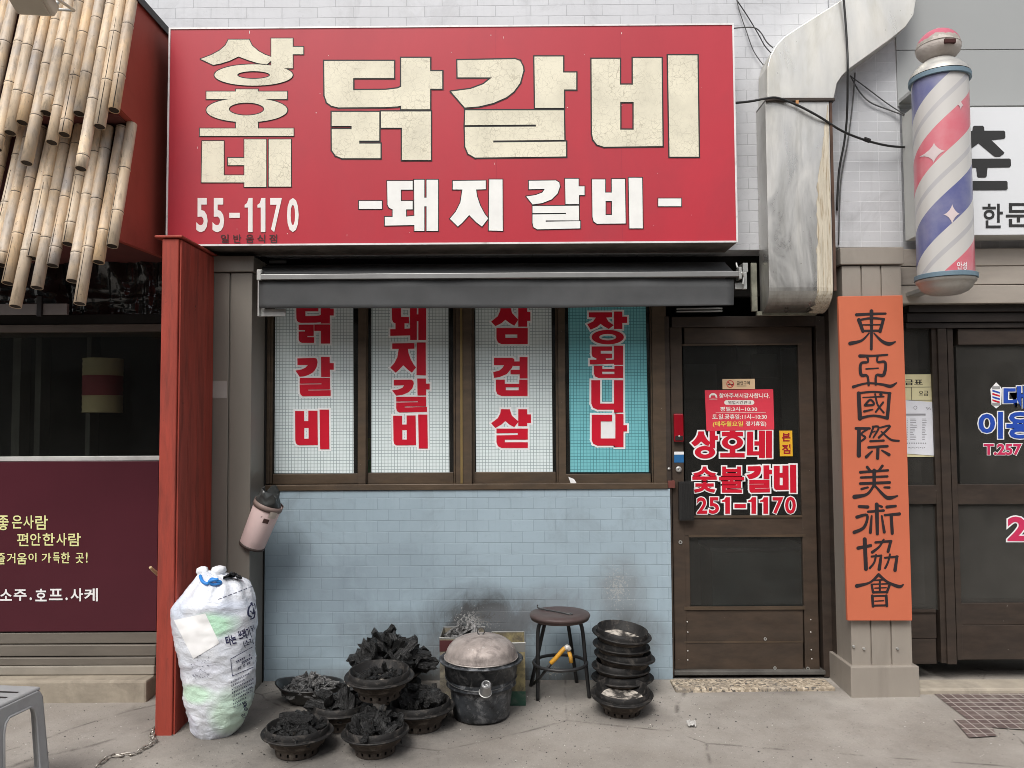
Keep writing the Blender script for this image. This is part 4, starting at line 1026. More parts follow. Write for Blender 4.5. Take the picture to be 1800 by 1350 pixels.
f_ = MB(); f_.box(X(1576, YU - .02, 100), XBR, YU - .02, YU + .018, Z(186, YU - .02, 1700), Z(88, YU - .02, 1700)); f_.build("facade_panel", M_gpan, bs, bevel=.001)
f_ = MB(); f_.box(X(1576, YU - .02, 100), XBR, YU - .02, YU + .018, Z(88, YU - .02, 1700) + .004, 4.9); f_.build("facade_panel", M_gpan, bs, bevel=.001)
# window frame, door
f_ = MB()
f_.pbox(1646, 577, 1656, 1166, YB - .002, .1); f_.pbox(1657, 577, 1673, 1168, YB - .015, .1); f_.pbox(1590, 853, 1646, 886, YB, .08); f_.pbox(1590, 1072, 1646, 1077, YB - .006, .08)
f_.build("window_frame", M_dkbrown, bs, bevel=.002)
f_ = MB(); f_.pbox(1590, 1077, 1646, 1122, YB + .006, .08).pbox(1590, 1123, 1646, 1167, YB + .004, .08); f_.build("kick_panel", M_dkbrown, bs, bevel=.002)
MB().pbox(1588, 577, 1646, 853, YB + .02, YB + .025).build("glass_pane", M_glass_dusty, bs)
MB().pbox(1588, 886, 1646, 1072, YB + .02, YB + .025).build("glass_pane", M_glass_dusty, bs)
Yd = YB - .005
d_ = MB(); xe = X(1960, Yd)
d_.pbox(1674, 577, 1684, 1160, Yd, .07); d_.pbox(1684, 577, 1950, 605, Yd + .001, .069); d_.pbox(1684, 851, 1950, 886, Yd + .001, .069); d_.pbox(1684, 1060, 1950, 1098, Yd + .003, .069); d_.pbox(1684, 1099, 1950, 1159, Yd + .001, .069); d_.pbox(1930, 605, 1950, 1060, Yd + .002, .07)
bd = d_.build("door", M_dkbrown, bs, bevel=.002)
MB().pbox(1684, 605, 1930, 851, Yd + .02, Yd + .025).build("glass_pane", M_glass_dusty, bd)
MB().pbox(1684, 886, 1930, 1060, Yd + .02, Yd + .025).build("glass_pane", M_glass_dusty, bd)
rm = MB(); x0, x1, y0, y1, z0, z1 = XBL - .02, XBR, .1, 1.2, -.02, 2.5
rm.add([(x0, y0, z0), (x1, y0, z0), (x1, y1, z0), (x0, y1, z0), (x0, y0, z1), (x1, y0, z1), (x1, y1, z1), (x0, y1, z1)], [(0, 1, 2, 3), (7, 6, 5, 4), (2, 6, 7, 3), (1, 5, 6, 2), (0, 3, 7, 4)])
rm.build("interior", mat("barber_interior", (.10, .10, .095), .9, 0, .4, 2.5, spec=.1), bs)
MB().box(XBL - .1, XBR, -.245, YB - .02, -.05, .022).build("concrete_step", mat("worn_step", (.38, .335, .27), .85, 0, .2, 4, bump=.4, bscale=60, spec=.3, dirt=((.17, .155, .13), .7, 4, .45, .75)), bs, bevel=.012)
# lettering on the barber door glass
YG = Yd + .018
a, w, c_ = MB(), MB(), MB()
for ch, bx in (('대', (1764, 678, 1806, 718)), ('이', (1720, 724, 1763, 771)), ('용', (1769, 724, 1818, 771))):
    textinto(a, ch, bx, YG - .002, .035); textinto(w, ch, bx, YG, .075, .035)
textinto(c_, 'T.257', (1729, 780, 1796, 800), YG - .002, .035); textinto(w, 'T.257', (1729, 780, 1796, 800), YG - .0003, .075, .035)
c2_, w2_ = MB(), MB(); textinto(c2_, '2', (1771, 908, 1806, 951), YG - .002, .035); textinto(w2_, '2', (1771, 908, 1806, 951), YG - .0003, .075, .035)
w2_.build("letter_outline", M_stick_white, bd); c2_.build("red_lettering", flat("crimson_vinyl", (.55, .03, .10), .4), bd)
w.build("letter_outline", M_stick_white, bd); a.build("blue_lettering", flat("blue_vinyl", (.02, .07, .40), .4), bd); c_.build("red_lettering", flat("crimson_vinyl", (.55, .03, .10), .4), bd)
a = MB(); Glyph([([(1744, 680), (1751, 672), (1759, 680), (1761, 684), (1760, 711), (1751, 718), (1743, 711), (1741, 684)], [])]).fill(a, YG - .001); a.build("pole_emblem", M_stick_white, bd)
a, b3, c_ = MB(), MB(), MB()
Glyph([(rect(1744, 679, 1758, 684), []), (rect(1744, 708, 1758, 713), [])]).fill(c_, YG - .002)
for k in range(4):
    y = 686 + k * 5.6
    (a if k % 2 else b3).add([pt(1744.5, y - 1, YG - .002), pt(1744.5, y + 2, YG - .002), pt(1757.5, y + 6, YG - .002), pt(1757.5, y + 3, YG - .002)], [(0, 1, 2, 3)])
a.build("emblem_stripe", M_stick_red, bd); b3.build("emblem_stripe", MATS["blue_vinyl"], bd); c_.build("emblem_cap", flat("grey_vinyl", (.3, .3, .3), .4), bd)
# price list and printed paper in the barber window
YQ = YB + .016
pz_ = thing("price_list", "yellow price list card in the barber window beside the orange board", "price list", (X(1615, YQ), YQ, Z(803, YQ)))
MB().pbox(1578, 658, 1643, 803, YQ, YQ + .0015).build("card", flat("cream_card", (.72, .66, .40), .6), pz_)
a = MB(); textinto(a, '요금표', (1574, 667, 1622, 677), YQ - .0006, .02); textinto(a, '요금', (1615, 687, 1632, 696), YQ - .0006, .008)
for y in (680, 703): a.pbox(1578, y, 1643, y + .9, YQ - .0006, YQ - .0002)
for x in (1602,): a.pbox(x, 681, x + .9, 702.9, YQ - .0006, YQ - .0002)
a.build("printing", M_black_paint, pz_)
pp = thing("price_sheet", "white printed paper taped over the lower part of the yellow price list", "paper", (X(1618, YQ), YQ - .002, Z(800, YQ)))
c4 = [pt(x, y, YQ - .003) for x, y in ((1585, 703), (1644, 707), (1646, 801), (1585, 797))]
MB().add(c4 + [q + Vector((0, .001, 0)) for q in c4], [(3, 2, 1, 0), (4, 5, 6, 7), (0, 1, 5, 4), (2, 3, 7, 6), (1, 2, 6, 5), (3, 0, 4, 7)]).build("sheet", flat("white_paper", (.74, .75, .8), .6), pp)
a = MB(); rg = random.Random(5)
YQ2 = YQ - .0036
a.pbox(1592, 727, 1627, 730.5, YQ2, YQ2 + .0002)
for k in range(13):
    y = 736 + k * 3.0
    for x, w_ in ((1594, 1.5), (1600, rg.uniform(5, 12)), (1621, rg.uniform(4, 8))):
        a.pbox(x, y, x + w_, y + 1.0, YQ2, YQ2 + .0002)
for k in range(9):
    a.pbox(1594 + k * 4, 778, 1596 + k * 4, 780, YQ2, YQ2 + .0002); a.pbox(1597 + k * 3.4, 786 + .6 * (k % 2), 1599 + k * 3.4, 787.5 + .6 * (k % 2), YQ2, YQ2 + .0002)
    a.pbox(1628 + k * .9, 716 + 1.3 * (k % 3), 1629 + k * .9, 717.5 + 1.3 * (k % 3), YQ2, YQ2 + .0002)
a.build("printing", flat("grey_print", (.3, .3, .32), .6), pp)
a = MB(); p = pt(1609, 716.5, YQ2); a.lathe([(.008, 0), (.0095, .0003), (.011, 0)], 16, p, mtx=Matrix.Rotation(PI / 2, 3, 'X')); a.build("seal_print", MATS["grey_print"], pp)

# ---- white sign box over the barber shop
YW = -.27
ws = thing("light_box_sign", "white sign box with black brush Korean lettering behind the barber pole", "sign", (X(1720, YW), YW, Z(413, YW, 1700)))
MB().box(X(1608, YW, 300), XBR, YW + .004, YU - .022, Z(413, YW, 1700) - .004, Z(189, YW, 1700) + .004).build("sign_box", mat("sign_side_white", (.55, .55, .52), .5, .1, .06, 4, dirt=((.3, .29, .26), .5, 4, .5, .8)), ws, bevel=.003)
MB().box(X(1611, YW, 300), XBR - .004, YW - .001, YW + .0035, Z(413, YW, 1700), Z(189, YW, 1700)).build("sign_face", mat("white_acrylic", (.72, .74, .76), .25, 0, .02, 2), ws)
a = MB(); W5 = tr(1560, 30, .2)
Glyph([([(640, 1015), (745, 1000), (752, 962), (765, 955), (838, 955), (850, 968), (852, 998), (1022, 998), (1035, 1008), (1037, 1055), (1027, 1070), (915, 1082), (1028, 1190), (1020, 1205), (985, 1228), (945, 1228), (930, 1218), (800, 1110), (690, 1190), (660, 1150)], []),
       ([(640, 1245), (1070, 1243), (1084, 1252), (1086, 1305), (1074, 1320), (880, 1324), (872, 1400), (860, 1410), (800, 1410), (788, 1400), (780, 1324), (640, 1322)], []),
       ([(640, 1440), (1045, 1440), (1056, 1450), (1057, 1508), (1046, 1520), (640, 1522)], [])]).tf(W5).fill(a, YW - .003)
for ch, bx in (('한', (1727, 358, 1763, 401)), ('문', (1768, 357, 1812, 399))): textinto(a, ch, bx, YW - .003, .016)
a.build("lettering", flat("charcoal_vinyl", (.03, .03, .03), .5), ws)

# ---- barber pole
YBP = -.50
pc = pt(1657.5, 330, YBP); xc = pc.x
bp = thing("barber_pole", "red white and blue striped barber pole with a round pink topped finial", "barber pole", (xc, YBP, Z(513, YBP, 1660)))
zb0, zb1 = Z(486, YBP, 1660), Z(140, YBP, 1655)
rad = .134
m = bpy.data.materials.new("barber_stripes"); t = NT(m); v = t.obj(); xyz = t.sep(v)
ang = t.math('ARCTAN2', xyz[0], t.math('MULTIPLY', xyz[1], -1.0))          # 0 faces the street
HH = zb1 - zb0
ph = t.math('FRACT', t.math('ADD', t.math('SUBTRACT', t.math('MULTIPLY', xyz[2], 1 / (HH * .735)), t.math('MULTIPLY', ang, 1 / (2 * PI) * 1.0)), .535))
W_ = (.54, .525, .50); Rc = (.60, .115, .155); Bc = (.10, .11, .27); Gc = (.42, .41, .42)
c = (*W_, 1)
def band(c, lo, hi, colr):
    return t.mix(t.math('MULTIPLY', t.math('GREATER_THAN', ph, lo), t.math('LESS_THAN', ph, hi)), c, colr)
c = band(c, .0, .235, Bc); c = band(c, .345, .385, Gc); c = band(c, .50, .735, Rc); c = band(c, .845, .885, Gc)
c = t.mix(t.math('MULTIPLY', t.ramp(t.noise(v, 5, 6, .6), .4, .75), .3), c, (.55, .52, .5))
t.bsdf(c, .45, 0, .5, Coat_Weight=.6, Coat_Roughness=.06)
stp = MB().lathe([(rad, zb0), (rad, zb1)], 64, (xc, YBP, 0)).build("striped_cylinder", m, bp, smooth=True)
M_steel = mat("dull_steel_cap", (.5, .49, .46), .5, .6, .15, 6, dirt=((.25, .2, .18), .5, 6, .5, .75))
M_band = mat("blue_grey_band", (.14, .21, .26), .5, .1, .15)
def lz(py): return Z(py, YBP, 1657)
cap = [(rad + .012, zb1 + .012), (rad + .006, zb1 + .03), (rad - .012, zb1 + .052), (rad - .028, zb1 + .066), (rad - .030, zb1 + .072), (rad - .055, zb1 + .088), (rad - .058, zb1 + .094), (rad - .09, zb1 + .106), (.03, zb1 + .112), (0, zb1 + .112)]
MB().lathe(cap, 48, (xc, YBP, 0)).build("top_cap", M_steel, bp, smooth=True)
for nm, z_, s_ in (("band_ring", zb1 - .004, 0), ("band_ring", zb0 - .006, 0)):
    MB().lathe([(rad + .002, z_ - .012), (rad + .014, z_ - .012), (rad + .014, z_ + .012), (rad + .002, z_ + .013)], 48, (xc, YBP, 0)).build(nm, M_band, bp, smooth=False, bevel=.002)
botp = [(rad + .008, zb0 - .02), (rad + .006, zb0 - .034), (rad - .002, zb0 - .037), (rad - .012, zb0 - .06), (rad - .03, zb0 - .078), (rad - .06, zb0 - .092), (.03, zb0 - .098), (0, zb0 - .098)]
MB().lathe(list(reversed(botp)), 48, (xc, YBP, 0)).build("bottom_cap", M_steel, bp, smooth=True)
zf = zb1 + .165
fm = bpy.data.materials.new("flaking_finial"); t = NT(fm); v = t.obj(); xyz = t.sep(v)
c = t.mix(t.ramp(t.noise(v, 12, 5), .35, .65), (.42, .37, .33), (.55, .50, .46))
hgt = t.math('ADD', xyz[2], t.math('MULTIPLY', t.math('SUBTRACT', t.noise(v, 16, 6), .5), .11))
zrel = zf - bp.location.z
c = t.mix(t.ramp(hgt, zrel + .012, zrel + .016), c, (.36, .33, .29))
c = t.mix(t.ramp(hgt, zrel + .032, zrel + .036), c, (.48, .12, .17))
t.bsdf(c, .6, 0, .3, t.bump(t.noise(v, 45, 4), .5, .006))
prof = [(0, zf - .075)] + [(.108 * math.cos(a), zf + (.075 if a < 0 else .100) * math.sin(a)) for a in [(-85 + k * 10) * PI / 180 for k in range(18)]] + [(0, zf + .101)]
MB().lathe(prof, 40, (xc, YBP, 0), wob=.03).build("finial_ball", fm, bp, smooth=True)
MB().lathe([(.1065, zf + .006), (.110, zf + .008), (.109, zf + .011), (.106, zf + .012)], 40, (xc, YBP, 0), wob=.05).build("finial_seam", mat("finial_rim", (.4, .36, .32), .6), bp, smooth=True)
MB().lathe([(.012, zf + .095), (.012, zf + .108), (0, zf + .11)], 12, (xc, YBP, 0)).build("finial_tip", M_steel, bp)
k = MB().box(xc - .028, xc + .03, YBP - .114, YBP - .09, zf - .022, zf + .002); k.build("finial_hole", flat("dark_red_hole", (.05, .012, .01), .8), bp, bevel=.004)
MB().box(xc - .04, xc + .04, YBP + .10, YB - .1, zb0 - .05, zb0 - .03).build("wall_bracket", M_alu, bp); MB().box(xc - .04, xc + .04, YBP + .10, YU, zb1 + .02, zb1 + .04).build("wall_bracket", M_alu, bp)
# white maker's letters and sparkles on the cylinder
def oncyl(mb, rr):
    for q in mb.v:
        d = Vector((q.x - xc, q.y - YBP)); 
        # slide along the street direction to the cylinder's skin
        dx = max(-rr * .98, min(rr * .98, d.x)); q.y = YBP - math.sqrt(rr * rr - dx * dx)
    return mb
a = MB(); textinto(a, '안성', (1682, 460, 1700, 474), YBP - rad, .012); oncyl(a, rad + .002).build("maker_lettering", M_stick_white, bp)
def star(cx, cy, rx, ry): return [(cx + rx * math.copysign(abs(math.cos(q)) ** 3, math.cos(q)), cy + ry * math.copysign(abs(math.sin(q)) ** 3, math.sin(q))) for q in [k * PI / 12 for k in range(24)]]
a = MB()
for cx, cy, rx, ry in ((1648, 264, 15, 18), (1674, 376, 13, 18), (1689, 184, 6, 9)):
    a = MB(); vs = [pt(cx, cy, YBP - rad)]; fs = []
    for k in range(1, 7): vs += [pt(cx + (x - cx) * k / 6, cy + (y - cy) * k / 6, YBP - rad) for x, y in star(cx, cy, rx, ry)]
    for k in range(24):
        j = (k + 1) % 24; fs.append((0, 1 + j, 1 + k)); fs += [(1 + 24 * r_ + k, 1 + 24 * r_ + j, 1 + 24 * (r_ + 1) + j, 1 + 24 * (r_ + 1) + k) for r_ in range(5)]
    a.add(vs, fs); oncyl(a, rad + .0022).build("sparkle_mark", flat("pale_sparkle", (.62, .52, .52), .5), bp)

# ---- orange association board
YO = YC - .035
ob = thing("name_board", "tall orange board with eight black Chinese characters on the right pillar", "sign board", (X(1545, YO), YO, Z(1092, YO, 1545)))
c4 = [pt(1473.5, 521, YO), pt(1586.5, 519, YO), pt(1603.5, 1091, YO), pt(1490, 1091, YO)]
ax, bx_ = (c4[0].x + c4[3].x) / 2, (c4[1].x + c4[2].x) / 2
MB().prism(c4, (0, .022, 0)).build("board", mat("orange_board_paint", (.55, .145, .075), .5, 0, .05, 3, spec=.35, dirt=((.5, .12, .06), .4, 3, .5, .8), speck=((.35, .1, .05), 40, .78)), ob, bevel=.002)
E5, E6 = tr(1460, 520, 1 / 4.656), tr(1460, 800, 1 / 4.5)
S5 = [[(212, 155, 13), (330, 148, 11), (450, 145, 9)], [(335, 125, 16), (335, 300, 12), (333, 435, 12)], [(232, 197, 16), (265, 290, 13)], [(225, 200, 9), (330, 182, 9), (438, 190, 9)], [(432, 195, 12), (405, 290, 14)], [(265, 237, 5), (405, 235, 5)], [(265, 287, 10), (405, 285, 10)], [(315, 305, 6), (255, 365, 10), (160, 390, 16)], [(355, 305, 6), (420, 370, 12), (480, 393, 15), (530, 376, 6)],
      [(240, 492, 14), (350, 490, 9), (465, 482, 8)], [(300, 500, 10), (305, 540, 9), (248, 555, 11), (250, 645, 14), (300, 655, 10), (312, 730, 10)], [(385, 495, 9), (385, 540, 9), (448, 545, 11), (435, 645, 14), (375, 650, 10), (370, 725, 10)], [(290, 598, 6), (390, 592, 6)], [(185, 745, 12), (300, 715, 8), (420, 725, 10), (490, 740, 14), (540, 712, 6)],
      [(230, 797, 16), (240, 1003, 18)], [(225, 797, 9), (350, 785, 8), (490, 797, 9)], [(482, 800, 14), (465, 1000, 14)], [(235, 1003, 12), (350, 980, 9), (465, 1000, 12)], [(265, 832, 5), (435, 824, 7)], [(365, 805, 8), (385, 890, 8), (435, 955, 8)], [(430, 872, 9), (370, 950, 8)], [(410, 806, 12), (414, 810, 12)], [(280, 895, 9), (325, 850, 9), (355, 888, 9), (285, 897, 9)], [(275, 945, 9), (345, 930, 6)],
      [(208, 1085, 12), (320, 1085, 10)], [(232, 1090, 15), (232, 1305, 19)], [(300, 1092, 9), (252, 1130, 8), (285, 1160, 9), (240, 1195, 8)], [(352, 1072, 9), (320, 1155, 8)], [(345, 1070, 8), (395, 1076, 9), (350, 1160, 7)], [(335, 1120, 5), (365, 1107, 5)], [(410, 1078, 8), (488, 1066, 9), (395, 1160, 10)], [(415, 1110, 6), (490, 1175, 9), (558, 1187, 9)], [(325, 1190, 9), (435, 1184, 9)], [(310, 1240, 10), (465, 1230, 11)], [(388, 1240, 13), (385, 1328, 14)], [(340, 1272, 7), (292, 1318, 13)], [(420, 1265, 7), (478, 1300, 14)]]
S6 = [[(290, 95, 12), (312, 122, 10)], [(410, 85, 11), (382, 122, 9)], [(235, 135, 11), (455, 120, 9)], [(240, 177, 9), (450, 168, 9)], [(235, 225, 11), (468, 216, 11)], [(345, 120, 14), (345, 240, 14)], [(245, 268, 10), (295, 255, 8)], [(425, 255, 8), (465, 256, 10)], [(345, 235, 10), (290, 308, 11), (190, 330, 18)], [(350, 240, 8), (430, 325, 13), (470, 338, 15), (530, 322, 6)],
      [(225, 406, 11), (295, 410, 13)], [(208, 490, 13), (290, 475, 10), (265, 570, 12), (187, 610, 14)], [(298, 448, 10), (420, 438, 10)], [(365, 390, 16), (370, 622, 13)], [(385, 400, 9), (405, 408, 10)], [(325, 482, 8), (315, 610, 13)], [(405, 482, 8), (425, 608, 12)], [(445, 410, 12), (515, 402, 10)], [(428, 475, 9), (545, 465, 13)], [(480, 480, 13), (488, 618, 13)],
      [(218, 735, 14), (318, 715, 12)], [(270, 665, 16), (280, 900, 16)], [(355, 690, 9), (480, 680, 10)], [(475, 685, 11), (455, 762, 12)], [(420, 668, 8), (385, 725, 9), (330, 768, 12)], [(325, 802, 8), (400, 795, 9)], [(400, 795, 10), (385, 902, 14)], [(360, 790, 8), (345, 850, 8), (310, 893, 9)], [(430, 812, 8), (530, 802, 9)], [(525, 802, 11), (510, 910, 14)], [(470, 785, 8), (455, 845, 8), (432, 893, 9)],
      [(380, 945, 12), (310, 1008, 9), (208, 1035, 16)], [(380, 945, 12), (450, 1003, 10), (540, 1040, 14), (575, 1025, 6)], [(340, 990, 6), (415, 986, 6)], [(325, 1025, 9), (337, 1085, 10)], [(470, 1020, 10), (445, 1085, 10)], [(325, 1022, 6), (470, 1017, 6)], [(390, 995, 8), (390, 1085, 8)], [(350, 1052, 5), (440, 1048, 5)], [(335, 1085, 9), (450, 1082, 9)], [(330, 1112, 11), (336, 1195, 11)], [(440, 1112, 11), (446, 1192, 11)], [(330, 1115, 7), (445, 1112, 7)], [(350, 1155, 5), (420, 1151, 5)], [(335, 1190, 8), (445, 1188, 8)]]
a = MB(); brush(a, YO - .0015, S5, E5); brush(a, YO - .0015, S6, E6)
a.build("brush_lettering", flat("black_ink_paint", (.022, .017, .02), .5), ob)

# ---- notices stuck on the restaurant door
YN = YD + .008
nt = thing("opening_hours_notice", "red opening hours notice stuck on the restaurant door glass", "notice", (X(1300, YN), YN, Z(757, YN)))
c4 = [pt(x, y, YN) for x, y in ((1239, 686), (1359, 684), (1361, 755), (1242, 758))]
MB().prism(c4, (0, .001, 0)).build("card", flat("notice_red", (.68, .05, .08), .35), nt)
a, b3, c_ = MB(), MB(), MB()
y_ = YN - .001
textinto(a, '찾아주셔서감사합니다.', (1264, 691, 1353, 700), y_, .018)
Glyph([(rect(1277, 703.5, 1322, 711.5), []), ]).fill(a, y_)
a.add([pt(x, y, y_ - .0001) for x, y in ell(1277, 707.5, 4, 4, 14)], [tuple(reversed(range(14)))]); a.add([pt(x, y, y_ - .0001) for x, y in ell(1322, 707.5, 4, 4, 14)], [tuple(reversed(range(14)))])
textinto(a, '평일:3시~10:30', (1266, 715, 1331, 723), y_, .018)
textinto(a, '토.일.공휴일:11시~10:30', (1252, 728, 1348, 737), y_, .018)
textinto(b3, '(매주월요일', (1253, 740.5, 1306, 751), y_, .018); textinto(a, '정기휴일)', (1311, 740.5, 1347, 750), y_, .018)
a.pbox(1258, 725, 1346, 725.5, y_, y_ + .0003)
textinto(c_, '영업시간안내', (1280, 704.5, 1320, 710.5), y_ - .0006, .012)
a.add([pt(x, y, y_) for x, y in [(1246, 699), (1247, 696)] + [(1253.5 + 7 * math.cos(q * PI / 8), 697 - 6 * math.sin(q * PI / 8)) for q in range(8, -1, -1)] + [(1261, 699), (1258, 699), (1257, 695), (1250, 695), (1249, 699)]], [tuple(reversed(range(16)))])
a.pbox(1247, 701, 1261, 702, y_, y_ + .0003)
a.build("white_lettering", flat("notice_white", (.82, .78, .72), .5), nt); b3.build("yellow_lettering", flat("notice_yellow", (.80, .62, .10), .5), nt); c_.build("small_lettering", MATS["brown_vinyl"], nt)
ns = thing("no_smoking_sticker", "small tan no smoking sticker above the red hours notice", "sticker", (X(1298, YN), YN, Z(684, YN)))
MB().pbox(1270, 666, 1327, 684, YN - .0005, YN + .0006).build("card", flat("tan_card", (.66, .47, .29), .5), ns)
a, b3 = MB(), MB()
textinto(a, '금연구역', (1295, 670, 1318, 676.5), YN - .0012, .02)
a.pbox(1279, 675.3, 1289, 677, YN - .0012, YN - .001); a.pbox(1295, 678, 1312, 679, YN - .0012, YN - .001)
a.build("printing", M_black_paint, ns)
b3.add([pt(1283.5 + 6.6 * math.cos(i * PI / 12), 675 + 6.6 * math.sin(i * PI / 12), YN - .0014) for i in range(24)] + [pt(1283.5 + 5.3 * math.cos(i * PI / 12), 675 + 5.3 * math.sin(i * PI / 12), YN - .0014) for i in range(24)], [((i + 1) % 24, i, 24 + i, 24 + (i + 1) % 24) for i in range(24)])
b3.add([pt(x, y, YN - .0016) for x, y in ((1279, 671.5), (1280, 670.5), (1288.3, 678.5), (1287.3, 679.5))], [(3, 2, 1, 0)])
b3.build("prohibition_mark", M_stick_red, ns)
hb = thing("branch_plate", "yellow sticker with two dark red stacked syllables on the door glass", "sticker", (X(1382, YN), YN, Z(803, YN)))
MB().pbox(1370.5, 757, 1393, 802, YN, YN + .001).build("card", flat("yellow_card", (.75, .42, .03), .45), hb)
for ch, bx in (('본', (1374.5, 761, 1389.5, 776)), ('점', (1374.5, 781, 1389.5, 798))): textinto(MB(), ch, bx, YN - .001, .035).build("lettering", flat("maroon_ink", (.30, .01, .02), .5), hb)

# ================================================================= THINGS ON THE PAVEMENT
# ---- braziers
M_iron = mat("sooty_cast_iron", (.014, .013, .0125), .6, .3, .4, 9, bump=.6, bscale=70, spec=.45, dirt=((.10, .088, .078), .75, 24, .52, .68))
M_base = mat("rust_grey_iron", (.06, .048, .04), .85, .2, .35, 10, bump=.5, bscale=70, spec=.3, dirt=((.24, .205, .17), .6, 14, .54, .7))
M_inner = mat("ash_stained_iron", (.06, .055, .05), .9, .1, .5, 14, bump=.5, bscale=60, spec=.2, dirt=((.55, .50, .44), .95, 16, .44, .58))
def brazier_proto():
    root = thing("brazier", "x", "brazier")
    base = [(.082, .0), (.094, .0), (.096, .012), (.098, .026), (.106, .040), (.122, .050), (.124, .056), (.134, .072), (.150, .084)]
    n = 64
    MB().lathe(base, n, skip=lambda i, j: i == 2 and j % 4 < 1, wob=.012).build("base_ring", M_base, root, local=True)
    MB().lathe([(.092, .045), (.082, .02), (.080, .0)], n).build("inner_ring", M_black, root, local=True)
    MB().lathe([(.150, .084), (.160, .088), (.1625, .093), (.160, .097), (.145, .094), (.140, .096)], n, wob=.028, seed=3).build("flange", M_iron, root, local=True, smooth=False)
    MB().lathe([(.140, .094), (.1385, .122), (.1355, .124), (.132, .120), (.124, .085), (.10, .068), (.05, .062), (0, .061)], n, wob=.012).build("bowl", M_iron, root, local=True, smooth=True)
    MB().lathe([(.1175, .078), (.10, .0705), (.05, .0645), (0, .0635)], n, wob=.04).build("ash_bed", M_inner, root, local=True, smooth=True)
    return root
def copytree(o, parent=None):
    c = o.copy(); COL.objects.link(c)
    if parent: c.parent = parent
    for ch in list(o.children): copytree(ch, c)
    return c
BZ = brazier_proto(); _bz = [0]
def brazier(loc, label, rot=(0, 0, 0), sc=1.0):
    o = BZ if _bz[0] == 0 else copytree(BZ)
    _bz[0] += 1
    k_ = sc * (1, .97, 1.03, .98, 1.02, .96, 1.0, 1.0, 1.02, .98, 1.0, .97, .99)[(_bz[0] - 1) % 13]
    o.location = loc; o.rotation_euler = rot; o.scale = (k_, k_ * (1.02 if _bz[0] % 2 else .985), k_)
    o['label'] = label; o['group'] = "charcoal braziers on the pavement"
    return o
def gloc(px, py, dy):
    """ground point whose front edge is seen at (px,py); dy pushes the centre back by the base radius"""
    p = gpt(px, py); y = p.y + dy; x = X(px, y, py); return Vector((x, y, gz(y)))
LA, LB, LC, LE = gloc(522, 1338, .09), gloc(660, 1337, .09), gloc(740, 1291, .09), gloc(598, 1290, .09)
tilt = lambda a, b_: (Matrix.Rotation(math.radians(a), 3, 'X') @ Matrix.Rotation(math.radians(b_), 3, 'Y') @ Matrix.Rotation(rng.uniform(0, 6), 3, 'Z')).to_euler()
brazier(LA, "front left brazier heaped with broken charcoal, nearest the trash bag", tilt(0, 1))
brazier(LB, "front brazier with upright charcoal pieces below the raised brazier", tilt(0, -1))
brazier(LC, "brazier with big charcoal slabs beside the lidded pot", tilt(0, -2))
brazier(LE, "brazier mostly hidden behind the two front ones, holding large lumps", tilt(0, 0))
LD = Vector((X(667, LB.y + .17, 1215), LB.y + .17, 0)); LD.z = Z(1236, LD.y - .09, 667) + .005
brazier(LD, "raised brazier of small embers propped on the other braziers", tilt(3, 0))
LG = Vector((X(690, -.27, 1200), -.27, gz(-.27)))
brazier(LG, "lowest brazier under the tall charcoal heap against the wall", tilt(0, 0))
LG2 = LG + Vector((-.01, 0, .062)); brazier(LG2, "upper brazier under the tall charcoal heap against the wall", tilt(2, 2))
LH = gloc(1093, 1263, .09)
brazier(LH, "single ash filled brazier standing in front of the empty stack", tilt(6, 1))
lab = ["bottom brazier of the empty stack by the door, nearly hidden", "second brazier from the bottom of the empty stack", "middle brazier of the empty stack by the door", "fourth brazier up in the empty stack, just under the top one", "topmost brazier of the empty stack, tilted and ash stained"]
ST = gloc(1092, 1212, .09); ST.y = -.22; ST.x = X(1092, -.22, 1180); ST.z = gz(-.22)
for i in range(5):
    dx = (.006, -.008, .010, -.004, -.006)[i]
    brazier(ST + Vector((dx, -.004 * i, .060 * i)), lab[i], tilt((0, 1, 1, 2, 4)[i], (0, 3, 5, 3, 6)[i]), 1.0)
# ---- charcoal
M_coal = bpy.data.materials.new("charcoal"); t = NT(M_coal); v = t.obj()
c = t.mix(t.ramp(t.noise(v, 5, 6, .65), .35, .7), (.006, .006, .006), (.03, .03, .03))
gr = t.noise(t.scale(v, (17, 17, 1.6)), 1, 5, .65)
c = t.mix(t.math('MULTIPLY', t.ramp(gr, .56, .7), .7), c, (.12, .118, .115))
t.bsdf(c, t.ramp(gr, .35, .65, .2, .5), 0, .5, t.bump(gr, 1.0, .02))
M_coal2 = bpy.data.materials.new("ashy_charcoal"); t = NT(M_coal2); v = t.obj()
gr = t.noise(t.scale(v, (15, 15, 1.6)), 1, 5, .65)
c = t.mix(t.ramp(t.math('ADD', t.math('MULTIPLY', gr, .5), t.math('MULTIPLY', t.noise(v, 4, 6, .65), .5)), .43, .58), (.02, .02, .02), (.34, .335, .33))
t.bsdf(c, .5, 0, .5, t.bump(gr, 1.0, .02))
